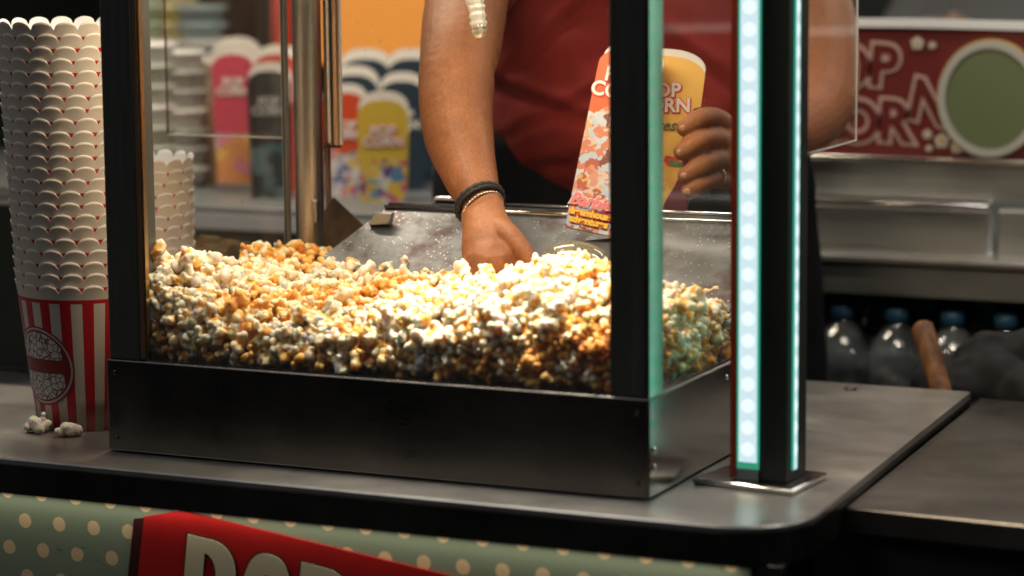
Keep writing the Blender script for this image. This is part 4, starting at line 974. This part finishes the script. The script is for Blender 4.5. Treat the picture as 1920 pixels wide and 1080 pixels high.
# stool carrying the bag
b = MB(); zst = min(v.co.z for v in me.vertices)+.02
bs = empty('bag_stool', (bc.x, .93, 0), 'dark stool under the charcoal bag behind the side table', 'stool')
MB().box((bc.x-.16, .83, zst-.03), (bc.x+.18, 1.02, zst), bev=.004).build('seat', M['black'], bs)
for sx__ in (-.14, .15):
    for sy__ in (.85, .99): MB().box((bc.x+sx__, sy__, 0), (bc.x+sx__+.02, sy__+.02, zst-.031)).build('leg', M['black'], bs)

# --- second person behind the red sign (only a grey sleeve and folded arm show)
p2 = empty('person', (aty(1850, 0, 2.2).x, 2.2, 0), 'blurred person in a grey top with folded arms behind the red sign', 'person')
b = MB(); C2 = aty(1960, 20, 2.2); Pw = lambda du, dv, dy: aty(1880+du, 20+dv, 2.2+dy)
bc2 = Vector((C2.x, 2.2, 0))
torso(b, [(bc2+Vector((0, 0, .85)), .15, .11), (bc2+Vector((0, 0, 1.0)), .165, .12), (bc2+Vector((0, 0, 1.2)), .15, .11), (bc2+Vector((0, 0, 1.42)), .18, .115), (bc2+Vector((0, 0, 1.55)), .17, .09), (bc2+Vector((0, 0, 1.62)), .06, .055), (bc2+Vector((0, 0, 1.68)), .052, .052)], Vector((1, 0, 0)))
h2 = bc2+Vector((0, -.02, 1.78)); head(b, h2, Vector((0, -1, 0)))
for k in (-1, 1):
    sh = bc2+Vector((.19*k, 0, 1.52)); el = bc2+Vector((.24*k, -.06, 1.37)); wr = bc2+Vector((-.05*k, -.20-.02*k, 1.40)); limb(b, [sh, (sh+el)/2, el, (el+wr)/2, wr, wr+Vector((-.08*k, .0, .005))], [.055, .05, .045, .04, .03, .034])
    for j in range(4): limb(b, [wr+Vector((-.07*k, .0, .03-.018*j)), wr+Vector((-.11*k, .01, .032-.018*j)), wr+Vector((-.145*k, .03, .028-.018*j))], [.010, .009, .007], seg=8)
    limb(b, [wr+Vector((-.02*k, .0, .02)), wr+Vector((-.06*k, -.01, .045))], [.012, .009], seg=8)
    hp = bc2+Vector((.09*k, 0, .85)); kn = bc2+Vector((.10*k, -.02, .48)); an = bc2+Vector((.11*k, 0, .09)); limb(b, [hp, (hp+kn)/2, kn, (kn+an)/2, an], [.085, .075, .055, .05, .036]); b.sphere(an+Vector((0, -.06, -.045)), .045, 2, (1, 1.9, .8))
o = b.build('body', MSK2, p2); me = bake(o, [('REMESH', dict(mode='VOXEL', voxel_size=.006)), ('SMOOTH', dict(factor=.5, iterations=3))]); me.materials.clear(); me.materials.append(MSK2)
hair_eyes(p2, h2, Vector((0, -1, 0)))
b = MB(); torso(b, [(bc2+Vector((0, 0, .95)), .185, .135), (bc2+Vector((0, 0, 1.2)), .17, .13), (bc2+Vector((0, 0, 1.42)), .20, .13), (bc2+Vector((0, 0, 1.56)), .185, .105), (bc2+Vector((0, 0, 1.61)), .08, .075)], Vector((1, 0, 0)))
for k in (-1, 1):
    sh = bc2+Vector((.19*k, 0, 1.52)); el = bc2+Vector((.24*k, -.06, 1.37)); wr = bc2+Vector((-.05*k, -.20-.02*k, 1.40)); limb(b, [sh, (sh+el)/2, el, el.lerp(wr, .45)], [.068, .064, .06, .053])
o = b.build('shirt', MGR, p2); bake(o, [('REMESH', dict(mode='VOXEL', voxel_size=.008)), ('SMOOTH', dict(factor=.5, iterations=3))])
b = MB(); torso(b, [(bc2+Vector((0, 0, .80)), .17, .125), (bc2+Vector((0, 0, .97)), .178, .128)], Vector((1, 0, 0)))
for k in (-1, 1):
    hp = bc2+Vector((.09*k, 0, .84)); kn = bc2+Vector((.10*k, -.02, .48)); an = bc2+Vector((.11*k, 0, .10)); limb(b, [hp, kn, an], [.10, .072, .065])
o = b.build('trousers', MBK, p2); bake(o, [('REMESH', dict(mode='VOXEL', voxel_size=.010)), ('SMOOTH', dict(factor=.5, iterations=3))])

# ------------------------------------------------------------------ popcorn
def popmat():
    m = mat('popped_corn', (.86, .76, .58), .62); t = NT(m)
    n1 = t.noise(75, 3, loc=(3, 1, 2)); n2 = t.noise(160, 3, loc=(9, 5, 1)); big = t.noise(9, 2, co='Generated')
    oi = t.n('ShaderNodeObjectInfo'); geo = t.n('ShaderNodeNewGeometry')
    at = t.n('ShaderNodeAttribute', attribute_name='tone')
    tone = t.math('ADD', t.math('MULTIPLY', at.outputs['Fac'], .9), t.math('MULTIPLY', n1, .55))
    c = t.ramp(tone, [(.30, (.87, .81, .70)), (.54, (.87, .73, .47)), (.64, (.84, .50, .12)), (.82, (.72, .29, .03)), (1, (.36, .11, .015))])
    c = t.mix(t.mr(n2, .62, .72, 0, .8), c, (.62, .30, .06))
    t.set('Base Color', c); t.bump(n2, .25, .0008)
    t.set('Subsurface Weight', .6); m.node_tree.nodes['Principled BSDF'].inputs['Subsurface Radius'].default_value = (1, .6, .28); t.set('Subsurface Scale', .010)
    return m
M['pop'] = popmat()
M['hull'] = mat('dark_hull', (.09, .035, .012), .4)
def kernel_verts(seed, vox, n=None):
    r = random.Random(seed); b = MB(); n = n or r.randint(7, 12)
    b.sphere((0, 0, 0), .0055, 2)
    for i in range(n):
        d = Vector((r.gauss(0, 1), r.gauss(0, 1), r.gauss(0, .8))).normalized()
        q = r.uniform(.0055, .0082); rr = r.choice((r.uniform(.0024, .0036), r.uniform(.0036, .0056)))
        c = d*q; b.sphere(c, rr, 2, (1, 1, r.uniform(.75, 1.1)))
        if r.random() < .7: b.sphere(c + (d + Vector((r.gauss(0, .6), r.gauss(0, .6), r.gauss(0, .6)))).normalized()*rr*.9, rr*r.uniform(.45, .7), 1)
    o = b.build('k', M['pop']); me = bake(o, [('REMESH', dict(mode='VOXEL', voxel_size=vox)), ('SMOOTH', dict(factor=.5, iterations=2))])
    for v in me.vertices:
        v.co += v.co.normalized()*((noise.noise(v.co*260+Vector((seed, 0, 0)))*.0016+noise.noise(v.co*620+Vector((0, seed, 0)))*.0006))
    bpy.data.objects.remove(o)
    return me
def settone(me, t_):
    a = me.attributes.new('tone', 'FLOAT', 'POINT'); rm = max(v.co.length for v in me.vertices)
    a.data.foreach_set('value', [vt(t_, v.co.length/rm) for v in me.vertices])
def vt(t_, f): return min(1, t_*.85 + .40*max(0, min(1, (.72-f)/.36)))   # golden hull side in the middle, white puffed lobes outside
HI = [kernel_verts(100+i, .0010) for i in range(9)]
LO = [kernel_verts(200+i, .00155) for i in range(8)]
def G(x, y, cx, cy, sx_, sy_): return math.exp(-.5*(((x-cx)/sx_)**2+((y-cy)/sy_)**2))
def ztop(x, y):
    z = 1.168 + .012*max(0, 1-y/.2)
    z += .054*G(x, y, -.645, .05, .055, .10) + .030*G(x, y, -.67, .33, .06, .07)
    z += .064*G(x, y, -.125, .12, .10, .09) + .022*G(x, y, -.31, .19, .07, .09)
    z += .018*G(x, y, -.50, .38, .08, .05) + .010*G(x, y, -.30, .02, .15, .03)
    z -= .036*math.exp(-max(0, y-.02)/.042)
    if x > -.05: z -= .035*G(x, y, 0, .15, .035, .06)
    return z
X0, X1, Y0, Y1 = -.683, -.0175, .021, .41
spots = []   # x,y,z,scale,tone,priority
rn = random.Random(3)
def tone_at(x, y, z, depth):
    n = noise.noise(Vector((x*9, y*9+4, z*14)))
    return .14 + depth*7.2 + n*.44 + rn.gauss(0, .10)  # depth term tints in the amber of light passing through the heap
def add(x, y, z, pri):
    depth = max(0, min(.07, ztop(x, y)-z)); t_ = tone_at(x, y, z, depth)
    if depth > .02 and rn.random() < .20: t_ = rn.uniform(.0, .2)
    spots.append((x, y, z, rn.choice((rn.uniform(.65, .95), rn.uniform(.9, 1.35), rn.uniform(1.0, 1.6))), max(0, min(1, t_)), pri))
g = .0150
for layer, yy in ((0, Y0), (1, Y0+.013)):
    z = ZB+.010; row = 0
    while z < 1.26:
        x = X0+(row % 2)*g/2+layer*.006
        while x < X1:
            if z < ztop(x, yy)-.004: add(x+rn.gauss(0, .0025), yy+abs(rn.gauss(0, .0018)), z+rn.gauss(0, .0025), 0 if layer == 0 else 5)
            x += g
        z += g*.86; row += 1
for layer, xx in ((0, X1), (1, X1-.013)):
    z = ZB+.010
    while z < 1.25:
        y = Y0+.012+layer*.005
        while y < Y1:
            if z < ztop(xx, y)-.004: add(xx-abs(rn.gauss(0, .0018)), y+rn.gauss(0, .0025), z+rn.gauss(0, .0025), 1 if layer == 0 else 5)
            y += g
        z += g*.86
for layer in range(3):
    y = Y0+.008
    while y < Y1:
        x = X0+rn.random()*g
        while x < X1:
            if layer < 2 or rn.random() < .22:
                dz_ = (0, -.012, .011)[layer]
                add(x+rn.gauss(0, .003), y+rn.gauss(0, .003), ztop(x, y)+dz_+rn.gauss(0, .0035), 2 if layer != 1 else 6)
            x += g*1.02
        y += g
for (u, v, Yk) in ((1318, 548, .20), (1322, 575, .20), (1243, 540, .055), (1245, 570, .055), (487, 472, .33), (350, 478, .06), (295, 470, .04)):
    p = aty(u, v, Yk); spots.append((min(p.x, X1), p.y, p.z, 1.25, .15, 0))
# hand clearing
HANDP = atd(912, 500, 3.26)
spots = [s for s in spots if (Vector(s[:3])-HANDP).length > .024]
vis = [s for s in spots if s[5] < 4 and s[0] > X0+.01]
# rank the ones that show largest: nearest to the camera, front layer and lit crest
vis.sort(key=lambda s: (Vector(s[:3])-CP).length - (.10 if s[5] == 2 and s[2] > 1.2 else 0))
ind = set(id(s) for s in vis[:300])
kern_tone = {}
pile = bmesh.new(); tl = pile.verts.layers.float.new('tone')
def rrot(r): return Matrix.Rotation(r.uniform(0, 6.28), 3, 'X') @ Matrix.Rotation(r.uniform(0, 6.28), 3, 'Y') @ Matrix.Rotation(r.uniform(0, 6.28), 3, 'Z')
LOd = [([v.co.copy() for v in me.vertices], [tuple(p.vertices) for p in me.polygons]) for me in LO]
pv, pf, pt = [], [], []
for s in spots:
    if id(s) in ind:
        q = int(s[4]*5); k = (rn.randrange(len(HI)), q)
        if k not in kern_tone:
            me = HI[k[0]].copy(); settone(me, (q+.5)/5); kern_tone[k] = me
        o = bpy.data.objects.new('popped_kernel', kern_tone[k]); COL.objects.link(o)
        o.matrix_world = Matrix.Translation(s[:3]) @ rrot(rn).to_4x4() @ Matrix.Scale(s[3], 4)
        tag(o, 'popped corn kernel heaped against the glass or on the lit crest of the machine\'s popcorn', 'popcorn', 'popcorn kernels heaped in the machine')
    else:
        vs_, fs_ = LOd[rn.randrange(len(LOd))]; rm_ = max(v.length for v in vs_[::5]); mt = rrot(rn) * s[3]; c = Vector(s[:3]); o0 = len(pv)
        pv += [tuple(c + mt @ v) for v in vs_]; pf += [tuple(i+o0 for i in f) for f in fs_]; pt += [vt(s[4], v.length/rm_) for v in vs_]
# solid heart of the heap
nx, ny = 60, 34; o0 = len(pv)
for j in range(ny+1):
    for i in range(nx+1):
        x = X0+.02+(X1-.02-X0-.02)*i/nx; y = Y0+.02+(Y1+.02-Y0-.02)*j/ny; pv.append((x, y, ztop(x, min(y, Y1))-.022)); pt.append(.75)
for j in range(ny):
    for i in range(nx):
        a_ = o0+j*(nx+1)+i; pf.append((a_, a_+1, a_+nx+2, a_+nx+1))
o1 = len(pv)
per = [(i, 0) for i in range(nx+1)] + [(nx, j) for j in range(1, ny+1)] + [(i, ny) for i in range(nx-1, -1, -1)] + [(0, j) for j in range(ny-1, 0, -1)]
for i, j in per:
    q = pv[o0+j*(nx+1)+i]; pv.append((q[0], q[1], ZB+.001)); pt.append(.85)
for k in range(len(per)):
    i, j = per[k]; i2, j2 = per[(k+1) % len(per)]; k2 = (k+1) % len(per)
    pf.append((o0+j*(nx+1)+i, o1+k, o1+k2, o0+j2*(nx+1)+i2))
me = bpy.data.meshes.new('popcorn_heap'); me.from_pydata(pv, [], pf); me.materials.append(M['pop'])
at_ = me.attributes.new('tone', 'FLOAT', 'POINT'); at_.data.foreach_set('value', pt)
me.polygons.foreach_set('use_smooth', [True]*len(me.polygons))
heap = link('popcorn_heap', me); tag(heap, 'heap of caramel and cream popcorn filling the bottom of the glass machine', 'popcorn', kind='stuff')
# two loose kernels on the counter
for i, (u, v, lab, lobes) in enumerate(((70, 812, 'loose popped kernel with an upright curl on the counter, the left one before the tub', 8), (130, 818, 'loose rounded popped kernel on the counter, the right one before the striped tub', 9))):
    p = atz(u, v, 1.0)
    bb = MB(); r = random.Random(40+i)
    for k in range(9):
        ang = r.uniform(0, 6.28); rad = r.uniform(.004, .0125); q = Vector((math.cos(ang)*rad*1.15, math.sin(ang)*rad*.7, r.uniform(.006, .013)))
        bb.sphere(q, r.uniform(.0058, .0078), 2)
        bb.sphere(q+Vector((r.gauss(0, .004), r.gauss(0, .004), r.uniform(.001, .004))), r.uniform(.003, .004), 2)
    bb.sphere((0, 0, .0075), .0075, 2)
    if i == 0: bb.sphere((.009, 0, .018), .004, 2); bb.sphere((.010, 0, .0235), .0032, 2)
    o = bb.build('popped_kernel', M['pop']); me = bake(o, [('REMESH', dict(mode='VOXEL', voxel_size=.0008)), ('SMOOTH', dict(factor=.5, iterations=2))])
    for v_ in me.vertices: v_.co += Vector((0, 0, 1))*0 + v_.co.normalized()*noise.noise(v_.co*300)*.0008
    me.attributes.new('tone', 'FLOAT', 'POINT').data.foreach_set('value', [.02]*len(me.vertices)); zmin = min(v_.co.z for v_ in me.vertices); o.location = (p.x, p.y, 1.0-zmin)
    me.materials.clear(); me.materials.append(M['pop']); tag(o, lab, 'popcorn')

# ------------------------------------------------------------------ stall shell and lamps
b = MB(); b.use(mat('dark_brick', (.06, .05, .042), .85)); b.box((-25, -14, 0), (25, -10, 9)); b.use(M['black'])  # unseen building added behind the camera to block the bright horizon
for i in range(12):
    for j in range(3): b.box((-23+i*4, -10.02, 1.2+j*2.7), (-21.6+i*4, -9.99, 2.9+j*2.7))
tag(b.build('horizon_blocker', None), 'unseen dark brick building added across the street to block low sky light', 'building')

st_m = mat('dark_tarpaulin', (.022, .026, .022), .8); t = NT(st_m); t.set('Base Color', t.ramp(t.noise(2, 3), [(.3, (.012, .015, .012)), (.7, (.03, .035, .03))]))
tag(MB().box((-4, 3.4, 0), (4, 3.45, 3)).build('rear_wall', st_m), 'dark green black tarpaulin wall closing the stall at the back', 'wall')
tag(MB().box((-4, .1, 2.75), (4, 3.4, 2.79)).build('awning', mat('awning_canvas', (.25, .24, .21), .8)), 'plain canvas awning roof over the stall', 'awning')
def area(name, loc, rot, sx_, sy_, e_, col):
    l = bpy.data.lights.new(name, 'AREA'); l.shape = 'RECTANGLE'; l.size = sx_; l.size_y = sy_; l.energy = e_; l.color = col
    o_ = bpy.data.objects.new(name, l); COL.objects.link(o_); o_.location = loc; o_.rotation_euler = rot; return o_
# heat lamp inside the machine roof
area('heat_lamp', (-.36, .095, ZT-.03), (0, 0, 0), .56, .10, 5.6, (1, .85, .66))
l = bpy.data.lights.new('heat_bulb', 'SPOT'); l.energy = 44; l.color = (1, .93, .84); l.spot_size = math.radians(50); l.spot_blend = .8; l.shadow_soft_size = .03
lo_ = bpy.data.objects.new('heat_bulb', l); COL.objects.link(lo_); lo_.location = (-.17, .05, ZT-.05); lo_.rotation_euler = (math.radians(-4), math.radians(1), 0)
b = MB(); b.lathe([(.012, .025), (.03, .020), (.05, -.03), (.048, -.032), (.028, .018), (.0, .022)], (-.17, .05, ZT-.056), 24); b.build('lamp_shade', M['chrome'], pm)
# unseen fill lamps added under the awning to brighten display, counter, bottles and hand
def fill_lamp(x, y, z, e_, col, lab, L=1.1, rz=0):
    f = empty('fill_lamp', (x, y, z), lab, 'lamp')
    MB().box((x-L/2, y-.035, z+.02), (x+L/2, y+.035, z+.05), bev=.004).build('fixture', M['white_trim'], f)
    MB().tube([(x-L/2+.02, y, z+.003), (x+L/2-.02, y, z+.003)], .013, 12).build('tube', emit('fill_glow', col, 3), f)
    MB().box((x-.3, y-.003, z+.05), (x-.294, y+.003, 2.75)).box((x+.294, y-.003, z+.05), (x+.3, y+.003, 2.75)).build('hanger', M['black'], f)
    area('fill_light', (x, y, z-.015), (0, 0, 0), L*.9, .05, e_, col)
fill_lamp(-1.1, .80, 2.25, 19, (1, .86, .66), 'added warm fill lamp over the carton display')
fill_lamp(.40, 1.10, 2.25, 7.5, (1, .97, .92), 'added pale fill lamp over the steel serving unit')
fill_lamp(.30, .25, 2.10, 5.5, (1, .84, .64), 'added warm fill lamp over the right end of the counter', L=.5)
fill_lamp(.75, .22, 2.42, 1.5, (1, .97, .92), 'added pale fill lamp over the worn side table')
fill_lamp(.55, 2.75, 1.86, 16, (1, .95, .88), 'added pale fill lamp low before the tarpaulin wall', L=1.6)
fill_lamp(.75, 3.05, 2.12, 16, (1, .95, .88), 'added pale fill lamp higher just before the tarpaulin wall', L=1.6)

# ------------------------------------------------------------------ view
S.view_settings.view_transform = 'Standard'; S.view_settings.look = 'None'; S.view_settings.exposure = 0; S.view_settings.gamma = 1
S.cycles.max_bounces = 10; S.cycles.transparent_max_bounces = 24; S.cycles.caustics_reflective = False; S.cycles.caustics_refractive = False
S.cycles.use_denoising = True; S.cycles.sample_clamp_indirect = 6
